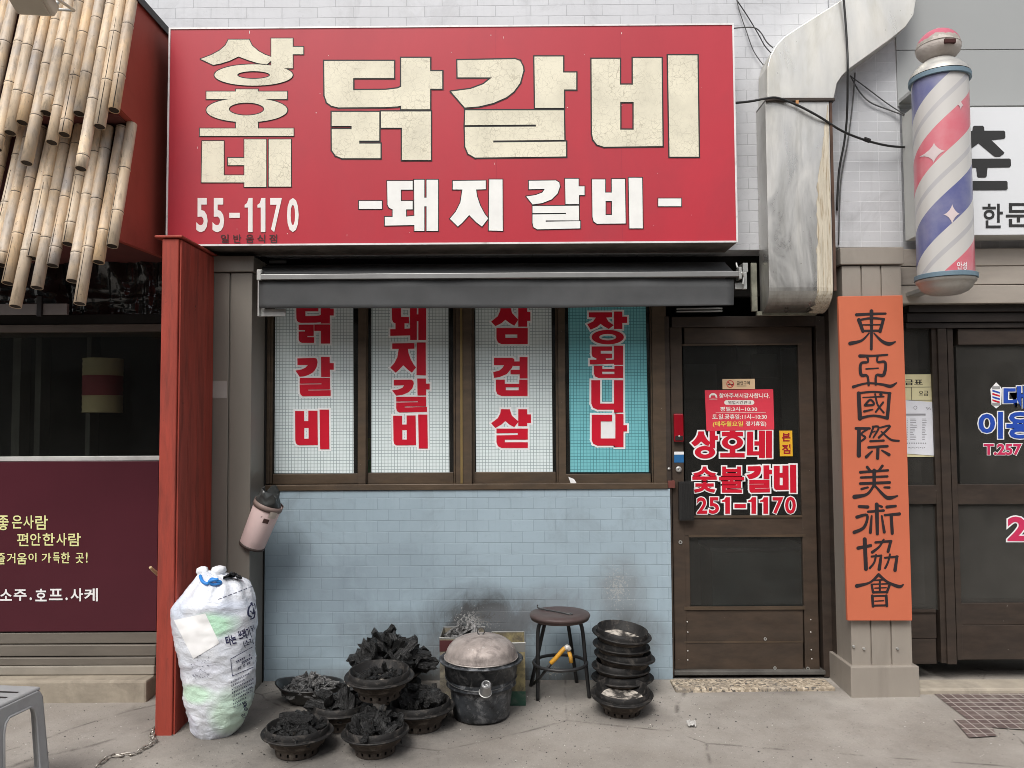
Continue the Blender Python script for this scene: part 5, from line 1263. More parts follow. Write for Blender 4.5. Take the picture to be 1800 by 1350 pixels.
def chunk_mesh(seed, curl=0.0):
    rg = random.Random(seed); n = rg.randint(5, 8); mb = MB(); secs = 5
    pts = []
    a0 = rg.uniform(0, 6)
    prof = [(a0 + 2 * PI * (k + rg.uniform(-.3, .3)) / n, rg.uniform(.6, 1.15)) for k in range(n)]
    fl = rg.uniform(.35, .8)
    for s_ in range(secs):
        f = s_ / (secs - 1); z = (f - .5); k = 1 - .16 * abs(2 * f - 1) ** 3
        cx = curl * math.sin(f * PI) + rg.uniform(-.04, .04); cy = rg.uniform(-.04, .04)
        for j, (a, rr) in enumerate(prof):
            r2 = rr * k * rg.uniform(.82, 1.12) * .5
            zz = z + (rg.uniform(-.10, .10) if s_ in (0, secs - 1) else rg.uniform(-.03, .03))
            pts.append((cx + r2 * math.cos(a) * .5, cy + r2 * math.sin(a) * .5 * fl, zz))
    fs = [(s_ * n + j, s_ * n + (j + 1) % n, (s_ + 1) * n + (j + 1) % n, (s_ + 1) * n + j) for s_ in range(secs - 1) for j in range(n)]
    fs += [tuple(reversed(range(n))), tuple((secs - 1) * n + j for j in range(n))]
    return mb.add(pts, fs).mesh("charcoal_chunk")
CH = []; CH2 = []
for k in range(10):
    me = chunk_mesh(k + 20, .15 if k % 3 == 0 else 0); me.materials.append(M_coal); CH.append(me)
    me = chunk_mesh(k + 60, .1); me.materials.append(M_coal2); CH2.append(me)
def heap(c0, R_, H_, n, lo, hi, label, group, ms=CH, seed=1, fat=(.7, 1.1), stand=.5):
    rg = random.Random(seed)
    for k in range(n):
        q = math.sqrt((k + .5) / n); a = k * 2.39996 + rg.uniform(-.3, .3)
        rr = R_ * q
        h = H_ * (1 - q ** 1.6) * rg.uniform(.75, 1.0) + rg.uniform(0, .012)
        o = bpy.data.objects.new("charcoal_chunk", rg.choice(ms)); COL.objects.link(o)
        L = rg.uniform(lo, hi) * 1.22
        o.location = Vector(c0) + Vector((rr * math.cos(a), rr * math.sin(a), h))
        tlt = rg.uniform(1.0, 1.75) if rg.random() > stand else rg.uniform(.25, .9)
        Rm = Matrix.Rotation(rg.uniform(0, 6.28), 3, 'Z') @ Matrix.Rotation(tlt, 3, 'Y') @ Matrix.Rotation(rg.uniform(0, 6.28), 3, 'Z')
        o.rotation_euler = Rm.to_euler()
        f = rg.uniform(*fat) * .72; o.scale = (L * f, L * f, L)
        tag(o, label, "charcoal", group)
heap(LA + Vector((0, 0, .085)), .108, .085, 48, .035, .085, "small broken black charcoal piece in the front left brazier", "charcoal in the front left brazier", seed=1, fat=(.9, 1.6), stand=.25)
heap(LB + Vector((0, 0, .085)), .105, .085, 44, .04, .10, "black charcoal piece in the front brazier below the raised one", "charcoal in the front middle brazier", seed=2, fat=(.9, 1.6), stand=.5)
heap(LC + Vector((.0, 0, .085)), .10, .09, 22, .07, .14, "large black charcoal slab in the brazier beside the lidded pot", "charcoal in the brazier beside the pot", seed=3, fat=(.9, 1.5), stand=.35)
heap(LD + Vector((0, 0, .075)), .105, .045, 40, .03, .065, "small charcoal ember piece in the raised brazier", "charcoal in the raised brazier", seed=4, fat=(.8, 1.4), stand=.2)
heap(LE + Vector((0, 0, .085)), .10, .09, 15, .09, .14, "large charcoal lump in the half hidden brazier at the middle left", "charcoal in the half hidden brazier", seed=5, fat=(1.2, 1.8), stand=.5)
heap(LG2 + Vector((0, 0, .11)), .20, .145, 72, .06, .145, "long black charcoal log in the tall heap against the blue wall", "charcoal in the tall heap by the wall", seed=6, fat=(.9, 1.5), stand=.35)
# ---- oval pan of ashy charcoal
LF = gloc(545, 1246, .1)
pn = thing("charcoal_pan", "black oval pan heaped with pale ashy charcoal flakes by the wall", "pan", LF)
prof = [(0, .0), (.085, .0), (.11, .012), (.145, .055), (.165, .085), (.172, .088), (.170, .093), (.160, .090), (.14, .06), (.1, .02), (0, .012)]
mb = MB().lathe(prof, 48, wob=.03)
for q in mb.v:
    q.x *= 1.06; q.y *= .8
    if q.x < -.1: q.z += (abs(q.x) - .1) * .22
mb.build("pan_body", mat("black_enamel", (.02, .02, .02), .28, .2, .4, 8, bump=.3, bscale=20, spec=.5, dirt=((.09, .085, .08), .6, 10, .5, .7)), pn, local=True, smooth=True)
heap(LF + Vector((0, 0, .055)), .135, .055, 46, .04, .085, "thin ashy grey charcoal flake in the oval pan", "ashy flakes in the oval pan", CH2, 7, (.8, 1.5), .15)
# ---- lidded pot
PT = gloc(846, 1277, .135)
po = thing("cooking_pot", "battered dark metal pot with a dented domed lid and bail handle", "pot", PT)
def at(px, py): return pt(px, py, PT.y)
s_ = (CAM - Vector((PT.x, PT.y, 1.2))).length / F
yy = PT.y
hz = lambda py: Z(py, yy - .0, 846) - PT.z
rb, rt = .142, .192
prof = [(0, .002), (rb - .012, .0), (rb, .010), (rb + .006, .06)]
zt_ = .285
prof += [(rb + (rt - rb) * .55 * (z / zt_) ** .8, z) for z in (.09, .13, .158)] + [(rb + .036, .162), (rb + .033, .166)] + [(rb + .036, .21), (rt - .004, .29), (rt, zt_ - .012)]
prof += [(rt + .02, zt_ - .004), (rt + .024, zt_ + .002), (rt + .018, zt_ + .006), (rt - .002, zt_ - .002), (rt - .012, .2), (0, .19)]
M_pot = mat("battered_pot_metal", (.055, .06, .067), .42, .5, .6, 16, bump=.5, bscale=30, spec=.5, dirt=((.27, .275, .285), .8, 22, .5, .66))
MB().lathe(prof, 56, wob=.014, seed=4).build("pot_body", M_pot, po, local=True, smooth=True)
zl = zt_ + .008
lp = [(.184, zl), (.188, zl + .003), (.182, zl + .010)] + [(.181 * math.cos(q * PI / 20) ** .8, zl + .010 + .100 * math.sin(q * PI / 20)) for q in range(1, 10)] + [(.02, zl + .111), (0, zl + .112)]
M_lid = mat("heat_stained_lid", (.34, .295, .27), .55, .35, .4, 9, bump=.8, bscale=26, spec=.45, dirt=((.12, .10, .095), .75, 13, .48, .68), speck=((.5, .47, .44), 40, .70))
MB().lathe(lp, 56, wob=.02, seed=9).build("pot_lid", M_lid, po, local=True, smooth=True)
MB().tube([Vector((.1865 * math.cos(q * PI / 32), .1865 * math.sin(q * PI / 32), zl + .002)) for q in range(64)], .0035, 6, closed=True).build('lid_rim', mat('scraped_lid_rim', (.42, .38, .35), .5, .5, .3, 14), po, local=True, smooth=True)
MB().tube([Vector((.018 * math.cos(q * PI / 8), 0, zl + .128 + .02 * math.sin(q * PI / 8))) for q in range(16)], .0035, 8, closed=True).build("lid_ring", mat("dark_wire", (.1, .1, .1), .4, .6), po, local=True, smooth=True)
fx = math.atan2(-1, .15)
dirv = Vector((math.cos(fx), math.sin(fx), 0))
pos = dirv * (rb + .033) + Vector((0, 0, .21))
axis = (Vector((.1, -.55, .83))).normalized()
Q = Matrix.Translation(pos + dirv * .022 + Vector((0, 0, -.03))) @ axis.to_track_quat('Z', 'Y').to_matrix().to_4x4() @ Matrix.Scale(.8, 4)
MB().lathe([(0, 0), (.036, 0), (.030, .07), (.024, .075), (.026, .078), (.018, .078), (.016, .05), (0, .05)], 24).xform(Q).build("air_vent_cap", mat("bright_worn_steel", (.34, .34, .34), .35, .7, .25, 9), po, local=True, smooth=False, bevel=.002)
MB().tube([Q @ Vector((.038 * math.cos(q * PI / 10), .038 * math.sin(q * PI / 10), -.002)) for q in range(20)], .0028, 6, closed=True).build("vent_collar", M_alu, po, local=True, smooth=True)
wire = [Vector((math.cos(q) * (rb + .042 + .004 * math.sin(q * 3)), math.sin(q) * (rb + .042), .185 - .045 * math.sin((q + PI) * 1.0) * .6 + .02)) for q in [(-178 + k * 8) * PI / 180 for k in range(23)]]
MB().tube(wire, .0025, 6).build("bail_wire", MATS["dark_wire"], po, local=True, smooth=True)
# ---- square oil tins behind the pot
def tin(px0, px1, pyt, pyb, yf, dep, label, body_m, bands, open_m):
    xa, xb = X(px0, yf, pyt), X(px1, yf, pyt); z1 = Z(pyt, yf, px0); z0 = gz(yf - .0)
    o = thing("oil_tin", label, "tin", ((xa + xb) / 2, yf + dep / 2, z0), "square oil tins behind the pot")
    th = .003; b = MB()
    b.box(xa, xb, yf, yf + th, z0, z1); b.box(xa, xb, yf + dep - th, yf + dep, z0, z1); b.box(xa, xa + th, yf + th, yf + dep - th, z0, z1); b.box(xb - th, xb, yf + th, yf + dep - th, z0, z1); b.box(xa + th, xb - th, yf + th, yf + dep - th, z0, z0 + .01)
    b.build("tin_body", body_m, o)
    for h0, h1, m_, nm in bands:
        b = MB(); e = .0015
        za, zb_ = z0 + (z1 - z0) * h0, z0 + (z1 - z0) * h1
        b.box(xa - e, xb + e, yf - e, yf - e * .2, za, zb_); b.box(xb + e * .2, xb + e, yf, yf + dep, za, zb_); b.box(xa - e, xa - e * .2, yf, yf + dep, za, zb_)
        b.build(nm, m_, o)
    rim = MB()
    P = [(xa, yf), (xb, yf), (xb, yf + dep), (xa, yf + dep)]
    rim.tube([Vector((x, y, z1)) for x, y in P], .005, 6, closed=True); rim.build("rolled_rim", mat("dull_tin_rim", (.25, .25, .24), .5, .6), o)
    return o, xa, xb, z0, z1
M_tin = mat("scuffed_cream_tin", (.30, .27, .20), .5, .2, .2, 6, dirt=((.08, .07, .06), .9, 13, .42, .62))
o, xa, xb, z0, z1 = tin(773, 850, 1122, 1215, -.34, .22, "cream oil tin with a dark red band, holding grey charcoal behind the pot", M_tin, [(.80, .97, mat("tin_red_band", (.07, .018, .02), .45), "red_band")], None)
heap(Vector(((xa + xb) / 2, -.23, z1 - .03)), .085, .05, 14, .06, .12, "pale grey burnt charcoal piece in the cream oil tin", "charcoal in the cream oil tin", CH2, 8, (.8, 1.4), .5)
o, xa, xb, z0, z1 = tin(862, 923, 1131, 1226, -.36, .22, "open oil tin with yellow and green side standing between pot and stool", mat("scuffed_yellow_tin", (.34, .29, .15), .5, .2, .2, 6, dirt=((.10, .085, .065), .9, 13, .42, .62)), [(.0, .23, mat("tin_green_band", (.03, .085, .058), .5, .1, .3, 8, dirt=((.2, .2, .17), .5, 9, .55, .7)), "green_band"), (.86, .99, mat("tin_grey_band", (.2, .2, .19), .5, .3), "grey_band")], None)
# ---- round stool
SY = -.27
so = thing("round_stool", "round maroon topped metal stool with black legs against the wall", "stool", (X(984, SY, 1085), SY, gz(SY)))
zs_ = Z(1083, SY, 984) - so.location.z
sp = [(0, zs_ - .016), (.150, zs_ - .016), (.156, zs_ - .012), (.156, zs_ - .004), (.160, zs_ - .002), (.163, zs_ + .008), (.158, zs_ + .016), (.12, zs_ + .023), (0, zs_ + .025)]
MB().lathe(sp, 48, wob=.01).build("seat", mat("worn_maroon_vinyl", (.055, .033, .031), .5, 0, .3, 8, bump=.4, bscale=25, spec=.45, dirt=((.10, .092, .085), .7, 5, .45, .7)), so, local=True, smooth=True)
M_leg = mat("chipped_black_paint", (.022, .022, .023), .4, .2, .3, 9, speck=((.2, .2, .2), 70, .76))
feet = [gpt(945, 1231), gpt(1036, 1227), gpt(933, 1206), gpt(1014, 1200)]
for f in feet:
    f = Vector((f.x, f.y, gz(f.y))) - so.location
    d = Vector((f.x, f.y, 0)); top = d.normalized() * .085; top.z = zs_ - .03
    kn = d.normalized() * .118; kn.z = zs_ - .06
    P = smooth_path([Vector((top.x * .5, top.y * .5, zs_ - .03)), top + Vector((0, 0, 0)), kn, (kn + f) / 2, f], 6)
    lg = MB().tube(P, .0105, 10); lg.build("leg", M_leg, so, local=True, smooth=True)
rg_ = [Vector((.142 * math.cos(q * PI / 16), .142 * math.sin(q * PI / 16), .19)) for q in range(32)]
MB().tube(rg_, .009, 8, closed=True).build("foot_ring", M_leg, so, local=True, smooth=True)
hk = MB().tube(smooth_path([Vector((-.115, .07, zs_ + .045)), Vector((-.118, .072, zs_ + .034)), Vector((-.10, .05, zs_ + .029)), Vector((.0, -.04, zs_ + .030)), Vector((.045, -.075, zs_ + .028)), Vector((.062, -.072, zs_ + .028)), Vector((.05, -.05, zs_ + .028))], 5), .0035, 7)
hk.v = [q + so.location for q in hk.v]
tag(hk.build("iron_hook", MATS["dark_wire"], smooth=True), "thin bent iron hook lying on the round stool seat", "hook")
tg = thing("tongs", "yellow handled tongs hooked over the stool foot ring", "tongs", (X(985, SY - .12, 1150), SY - .12, Z(1165, SY - .12)))
yt = SY - .135
tp = MB().tube(smooth_path([pt(968, 1166, yt), pt(978, 1156, yt - .005), pt(990, 1142, yt), pt(995, 1139, yt + .01)], 4), .0115, 8); tp.build("handle", mat("dirty_yellow_grip", (.55, .27, .02), .5, 0, .3, 9, dirt=((.12, .08, .04), .7, 16, .5, .7)), tg, smooth=True)
tp = MB().tube([pt(1000, 1145, yt + .01), pt(1003, 1155, yt), pt(1004, 1165, yt)], .0105, 8); tp.build("handle", MATS["dirty_yellow_grip"], tg, smooth=True)
tp = MB().tube(smooth_path([pt(994, 1141, yt + .005), pt(997, 1137, yt), pt(1001, 1142, yt + .005)], 4), .013, 8); tp.build("pivot", mat("pale_pivot", (.5, .48, .45), .5, .3), tg, smooth=True)
tp = MB().tube([pt(968, 1168, yt + .02), pt(950, 1190, yt + .08), pt(938, 1202, yt + .12)], .008, 8); tp.build("jaw", M_leg, tg, smooth=True)

# ---- trash bag
BY = -.66
SIL = [(1003, 355, 366), (1008, 352, 396), (1018, 344, 432), (1030, 334, 440), (1045, 319, 446), (1063, 303, 450), (1093, 303, 451.5), (1131, 310, 449.5), (1156, 315, 449), (1194, 324, 448), (1219, 322.5, 446.5), (1244, 326.5, 441), (1269, 333, 430), (1287, 337, 417), (1297, 350, 405), (1301, 362, 392)]
mb = MB(); nr = 120; n = 72; vs = []
def _sl(py):
    for k in range(len(SIL) - 1):
        if SIL[k][0] <= py <= SIL[k + 1][0]:
            f = (py - SIL[k][0]) / (SIL[k + 1][0] - SIL[k][0]); return lerp(SIL[k][1], SIL[k + 1][1], f), lerp(SIL[k][2], SIL[k + 1][2], f)
def silat(py):
    h = min(9, py - 1003, 1301 - py)
    q = [_sl(py + h * k / 4) for k in range(-4, 5)]
    return sum(a[0] for a in q) / 9, sum(a[1] for a in q) / 9
def lerp(a, b_, f): return a + (b_ - a) * f
for i in range(nr + 1):
    py = lerp(1003, 1301, i / nr)
    l_, r_ = silat(py)
    a, b_ = pt(l_, py, BY), pt(r_, py, BY); c = (a + b_) / 2; w = (b_.x - a.x) / 2
    t_ = i / nr
    for j in range(n):
        q = 2 * PI * j / n
        dpt = min(w * .85, .165)
        x = w * math.cos(q); y = dpt * math.sin(q)
        d = Vector((math.cos(q), math.sin(q), 0))
        P = Vector((c.x + x, BY + y, c.z))
        fold = .006 * noise.noise(Vector((P.x * 9, P.y * 9, P.z * 16))) + .004 * abs(noise.noise(Vector((P.x * 22, P.y * 22, P.z * 30)))) 
        top = max(0, 1 - t_ / .32)
        fold += top * .012 * math.sin(q * 11 + 3 * noise.noise(Vector((q, t_ * 4, 0)))) * min(1, w / .05)
        r1_ = abs(noise.noise(Vector((P.x * 8 + P.z * 5, P.y * 8, P.z * 8 - P.x * 4)))); r2_ = abs(noise.noise(Vector((P.x * 15 - P.z * 9, P.y * 14, P.z * 16 + 7)))); fold += (.45 + .4 * t_) * (.009 * (1 - r1_ * 2.2) ** 3 * .6 + .005 * (1 - r2_ * 2.4) ** 3 - .005)
        vs.append(P + d * fold - d * .004)
fs = [(i * n + j, (i + 1) * n + j, (i + 1) * n + (j + 1) % n, i * n + (j + 1) % n) for i in range(nr) for j in range(n)]
fs += [tuple(range(n)), tuple(reversed([nr * n + j for j in range(n)]))]
gb = pt(375, 1301, BY)
tb = thing("trash_bag", "full translucent white trash bag tied with blue string leaning by red post", "trash bag", (gb.x, BY, gb.z))
m = bpy.data.materials.new("white_bag_film"); t = NT(m); v = t.obj(); xyz = t.sep(v)
c = t.mix(t.ramp(t.noise(v, 5, 5, .6), .35, .7), (.74, .76, .80), (.60, .64, .72))
w_ = t.noise(v, 8, 4)
def loc_(px, py): p = pt(px, py, BY) - tb.location; return p.x, p.z
for px, py, rx, rz, colr, k in ((395, 1085, .14, .08, (.42, .78, .50), .75), (360, 1205, .13, .06, (.45, .72, .48), .7), (420, 1240, .13, .16, (.50, .76, .52), .6), (350, 1265, .07, .09, (.60, .62, .74), .5), (375, 1160, .12, .06, (.55, .56, .64), .6), (420, 1060, .1, .05, (.60, .66, .80), .5), (330, 1060, .07, .09, (.60, .68, .82), .5)):
    cx, cz = loc_(px, py)
    q = t.ramp(t.math('MULTIPLY', t.blob(xyz, cx, cz, rx, rz), t.math('ADD', w_, .5)), .1, .55)
    c = t.mix(t.math('MULTIPLY', q, k), c, colr)
bmp = t.math('ADD', t.noise(t.scale(v, (1, 1, 1.6)), 16, 6, .6, .8), t.math('MULTIPLY', t.noise(v, 50, 4, .6), .35))
t.bsdf(c, .32, 0, .5, t.bump(bmp, .55, .012), Subsurface_Weight=.0, Coat_Weight=.25, Coat_Roughness=.2)
bagmb = MB().add(vs, fs)
bvh = BVHTree.FromPolygons([tuple(q) for q in bagmb.v], bagmb.f)
bago = bagmb.build("bag_film", m, tb, smooth=True)
def on_bag(mb, off=.003):
    for q in mb.v:
        d = (q - CAM).normalized()
        h = bvh.ray_cast(CAM, d)
        if h[0] is not None: q.xyz = h[0] - Vector((0, off, 0))
    return mb
tpk = mat("tied_bag_top", (.78, .80, .83), .35, 0, .06, 6, bump=.6, bscale=20)
for px, py, w0, seed in ((356, 1004, .028, 1), (385, 1003, .03, 2)):
    k = MB(); c0_ = pt(px, py + 8, BY)
    prof = [(.012, -.02), (w0 * .6, .0), (w0, .02), (w0 * .9, .038), (w0 * .4, .045), (0, .04)]
    k.lathe(prof, 28, c0_, wob=.5, seed=seed * 7.3); k.build("bag_ear", tpk, tb, smooth=True)
k = MB().tube(smooth_path([pt(352, 1012, BY - .05), pt(356, 1022, BY - .09), pt(366, 1026, BY - .10), pt(372, 1018, BY - .10), pt(380, 1020, BY - .11), pt(388, 1024, BY - .10), pt(374, 1027, BY - .11), pt(368, 1022, BY - .12), pt(384, 1018, BY - .11)], 5), .008, 7); k.build("blue_string", flat("blue_string_plastic", (.03, .22, .62), .4), tb, smooth=True)
k = MB(); vs2 = []
for i in range(22):
    for j in range(9):
        f, g_ = i / 21, j / 8
        vs2.append(pt(392 + 34 * f, 1018 - 10 * math.sin(f * PI) * (1 - .6 * g_) - 2 * (1 - g_) + 5 * noise.noise(Vector((f * 6, g_ * 4, 2))), BY - .08 + .07 * g_ + .02 * noise.noise(Vector((f * 9, g_ * 5, 1)))))
k.add(vs2, [(i * 9 + j, (i + 1) * 9 + j, (i + 1) * 9 + j + 1, i * 9 + j + 1) for i in range(21) for j in range(8)]); k.build("black_liner", flat("black_liner_film", (.012, .012, .012), .25), tb, smooth=True)
# what shows through: a white box corner, and the print
def gridquad(P, n=14):
    mb = MB(); a, b_, c, d = [Vector((*q, 0)) for q in P]; vs = []
    for i in range(n + 1):
        for j in range(n + 1):
            f, g_ = i / n, j / n
            q = (a * (1 - f) + b_ * f) * (1 - g_) + (d * (1 - f) + c * f) * g_
            vs.append(pt(q.x, q.y, BY))
    return mb.add(vs, [(i * (n + 1) + j, i * (n + 1) + j + 1, (i + 1) * (n + 1) + j + 1, (i + 1) * (n + 1) + j) for i in range(n) for j in range(n)])
on_bag(gridquad([(306, 1090), (361, 1078), (386, 1130), (340, 1158)]), .002).build("white_box_showing", flat("white_carton", (.90, .90, .90), .3), tb, smooth=True)
M_ink = flat("navy_bag_ink", (.02, .02, .07), .4)
a = MB()
textinto(a, '타는', (397, 1116, 416, 1133), BY, .03, rot=-.22); textinto(a, '쓰레기', (419, 1105, 441, 1123), BY, .03, rot=-.3); textinto(a, '담', (442, 1098, 449, 1110), BY, .02, rot=-.35)
textinto(a, '(소각', (428, 1123, 447, 1136), BY, .02, rot=-.3); textinto(a, '용', (428, 1234, 436, 1249), BY, .03, rot=-.2); textinto(a, '연', (425, 1254, 432, 1262), BY, .015, rot=-.3)
brush(a, BY, [[(444, 1060, .6), (438, 1068, 1.4), (437, 1080, 1.8), (442, 1084, 1.4)], [(441, 1060, .8), (446, 1066, 1.2), (446, 1078, 1.6), (441, 1074, 1.2)], [(441, 1088, 1.0), (447, 1085, 1.2), (449, 1075, .8)], [(442, 1059, .8), (448, 1062, 1.0), (449, 1070, .6)]], lambda x, y: (x, y))
brush(a, BY, [[(406, 1158, .5), (409, 1188, .5)], [(406, 1158, .5), (444, 1137, .5)], [(409, 1188, .5), (446, 1172, .5)]], lambda x, y: (x, y))
rg = random.Random(11)
for k in range(7):
    x = 384 + k * 9; y = 1053 - k * 3.4
    brush(a, BY, [[(x, y, .5), (x + 5.5, y - 2, .5)]], lambda x, y: (x, y))
for row in range(8):
    for k in range(rg.randint(8, 13)):
        x = 407 + row * .6 + k * 3.0; y = 1198 + row * 6.3 - k * 1.5
        if x > 445: break
        brush(a, BY, [[(x, y, .55), (x + rg.uniform(.6, 1.6), y + rg.uniform(-1.2, 1.2), .5)], [(x, y + 1.8, .45), (x + 1.4, y + 1.4, .45)]], lambda x, y: (x, y))
for row in range(3):
    for k in range(9):
        x = 416 + k * 3.2; y = 1176 - k * 1.7 - row * 7 + row * .5
        if x > 444 or rg.random() < .2: continue
        brush(a, BY, [[(x, y, .7), (x + 1.6, y - 1.5, .6)], [(x, y + 2, .5), (x + 1.8, y + 1, .5)]], lambda x, y: (x, y))
for k in range(46):
    x = rg.uniform(334, 368); y = rg.uniform(1150, 1192)
    brush(a, BY, [[(x, y, .4), (x + rg.uniform(-1.5, 1.5), y + rg.uniform(-1, 1), .4)]], lambda x, y: (x, y))
on_bag(a, .0035).build("bag_printing", M_ink, tb)

# ---- pink canister hanging on the column's side
YK = -.22
kc = thing("canister", "pale pink paper canister hanging tilted on the grey column with a bag inside", "canister", pt(442, 957, YK))
ta, bb_ = pt(475.5, 884, YK), pt(443, 958, YK)
axis = (ta - bb_); L = axis.length; Q = Matrix.Translation(bb_) @ (axis + Vector((0, -.03, 0))).normalized().to_track_quat('Z', 'Y').to_matrix().to_4x4()
r0, r1 = .069, .076
MB().lathe([(0, .002), (r0, .002), (r1, L), (r1 - .005, L), (r0 - .004, .02), (0, .02)], 40).xform(Q).build("canister_body", mat("pale_pink_card", (.68, .52, .50), .45, 0, .10, 4, dirt=((.40, .32, .30), .6, 4, .52, .75), speck=((.12, .08, .08), 26, .72)), kc, smooth=True, bevel=.0015)
MB().lathe([(r1 + .001, L - .022), (r1 + .004, L - .022), (r1 + .005, L + .008), (r1 + .001, L + .008)], 40).xform(Q).build("rim_band", mat("taupe_band", (.22, .16, .14), .6), kc, smooth=True)
MB().lathe([(r0 - .002, -.008), (r0 + .002, -.006), (r0 + .003, .008), (r0, .008)], 40).xform(Q).build("base_rim", mat("dark_base_rim", (.05, .035, .03), .6), kc, smooth=True)
k = MB(); vs2 = []
for i in range(13):
    for j in range(28):
        f = i / 12; q = 2 * PI * j / 28
        rr = (r1 - .006) * (1 - .35 * f ** 2) * (1 + .35 * f * noise.noise(Vector((math.cos(q) * 2, math.sin(q) * 2, f * 3 + 4))))
        vs2.append(Vector((rr * math.cos(q) - .03 * f, rr * math.sin(q), L - .01 + .085 * f * (1 + .6 * noise.noise(Vector((math.cos(q) * 1.7, math.sin(q) * 1.7, 9)))))))
k.add(vs2, [(i * 28 + j, i * 28 + (j + 1) % 28, (i + 1) * 28 + (j + 1) % 28, (i + 1) * 28 + j) for i in range(12) for j in range(28)] + [tuple(range(12 * 28, 13 * 28))])
k.xform(Q).build("bin_bag", mat("crumpled_dark_bag", (.045, .048, .047), .3, 0, .4, 9, bump=.7, bscale=22, spec=.5), kc, smooth=True)
def cylpatch(a0, a1, z0_, z1_, off):
    vs = []
    for i in range(7):
        q = a0 + (a1 - a0) * i / 6
        for z in (z0_, z1_): rr = r0 + (r1 - r0) * z / L + off; vs.append(Vector((rr * math.cos(q), rr * math.sin(q), z)))
    return MB().add(vs, [(2 * i, 2 * i + 2, 2 * i + 3, 2 * i + 1) for i in range(6)])
Qi = Q.to_3x3().inverted(); lv = Qi @ Vector((.35, -1, 0)); aa = math.atan2(lv.y, lv.x)
cylpatch(aa - .0, aa + .42, L * .66, L * .76, .0015).xform(Q).build("brown_tag", flat("brown_leather", (.07, .035, .03), .6), kc)
lv = Qi @ Vector((.75, -.7, 0)); aa2 = math.atan2(lv.y, lv.x)
cylpatch(aa2 - .25, aa2 + .3, L * .80, L * .95, .006).xform(Q).build("tape_label", flat("cream_tape", (.55, .48, .42), .6), kc)
k = MB().tube(smooth_path([pt(441, 955, YK - .02), pt(434, 935, YK - .03), pt(446, 905, YK - .05), pt(455, 880, YK - .03), pt(458, 862, YK)], 4), .003, 6); k.build("hanging_cord", M_black_paint, kc, smooth=True)

# ---- grey plastic stool, bottom left
GYf, GYb = -1.50, -1.22
gs = thing("plastic_stool", "grey plastic stool cut off by the lower left corner", "stool", (-2.2, -1.36, gz(-1.36)))
zt_ = Z(1228, -1.36, 30) - gs.location.z
M_pl = mat("grey_stool_plastic", (.34, .345, .35), .45, 0, .1, 4, spec=.45, dirt=((.22, .22, .21), .5, 5, .5, .75))
hx, hy = .135, .135
# right edge of the seat at the measured place
gs.location.x = X(74, GYb, 1215) - hx
def stoolpt(cx, cy, z):                       # corner cx,cy in -1..1 at height z: legs splay outwards downwards
    k = 1 + .22 * (1 - z / zt_)
    return Vector((cx * hx * k, cy * hy * k, z))
def panel(corner_a, corner_b, nrm):
    """one side: two legs and an apron, with a tall rounded slot"""
    O = []; I = []
    wf = lambda u, z: stoolpt(*corner_a, z).lerp(stoolpt(*corner_b, z), u)
    outer = [(0, 0), (0, zt_ - .03), (.04, zt_ - .01), (.1, zt_), (.9, zt_), (.96, zt_ - .01), (1, zt_ - .03), (1, 0)]
    sl = [(.22, .05), (.22, zt_ - .14), (.26, zt_ - .10), (.34, zt_ - .075), (.66, zt_ - .045), (.74, zt_ - .06), (.78, zt_ - .10), (.78, .05)]
    sl = [(.2, .045)] + [(.2, zt_ - .10), (.23, zt_ - .065), (.30, zt_ - .048), (.72, zt_ - .048), (.79, zt_ - .065), (.82, zt_ - .10)] + [(.82, .045)]
    P = [wf(u, z) for u, z in outer]; H = [wf(u, z) for u, z in sl]
    flat2 = [Vector((u, z, 0)) for u, z in outer]; fh = [Vector((u, z, 0)) for u, z in sl]
    tri = tessellate_polygon([flat2, fh]); V = P + H; n_ = len(V); D = Vector((-nrm[0], -nrm[1], 0)) * .012
    mb = MB(); fs = []
    for q in tri:
        a = (V[q[1]] - V[q[0]]).cross(V[q[2]] - V[q[0]])
        q = tuple(q) if a.dot(Vector((*nrm, 0))) > 0 else tuple(reversed(q))
        fs.append(q); fs.append(tuple(i + n_ for i in reversed(q)))
    for base, cnt in ((0, len(P)), (len(P), len(H))):
        for i in range(cnt):
            j = (i + 1) % cnt; fs.append((base + i, base + j, base + j + n_, base + i + n_))
    mb.add(V + [q + D for q in V], fs)
    me = mb.mesh(); bm = bmesh.new(); bm.from_mesh(me); bmesh.ops.recalc_face_normals(bm, faces=bm.faces); bm.to_mesh(me); bm.free()
    o = link("side_panel", me, M_pl, gs, local=True, bevel=.004)
    rim = MB().tube([q + Vector((*nrm, 0)) * .002 for q in H], .005, 6, closed=True).build("slot_rim", M_pl, o, local=True, smooth=True)
panel((-1, -1), (1, -1), (0, -1)); panel((1, -1), (1, 1), (1, 0)); panel((1, 1), (-1, 1), (0, 1)); panel((-1, 1), (-1, -1), (-1, 0))
MB().box(-hx * .97, hx * .97, -hy * .97, hy * .97, zt_ - .006, zt_ + .012).build("seat_top", M_pl, gs, local=True, bevel=.012, seg=3)
k = MB()
for i in range(3): k.box(-hx * .7, hx * .7, -hy * .6 + i * .06, -hy * .6 + i * .06 + .014, zt_ + .0122, zt_ + .0135)
k.build("seat_slot", M_black_paint, gs, local=True, bevel=.0005)
gs.rotation_euler = (0, 0, math.radians(-7))
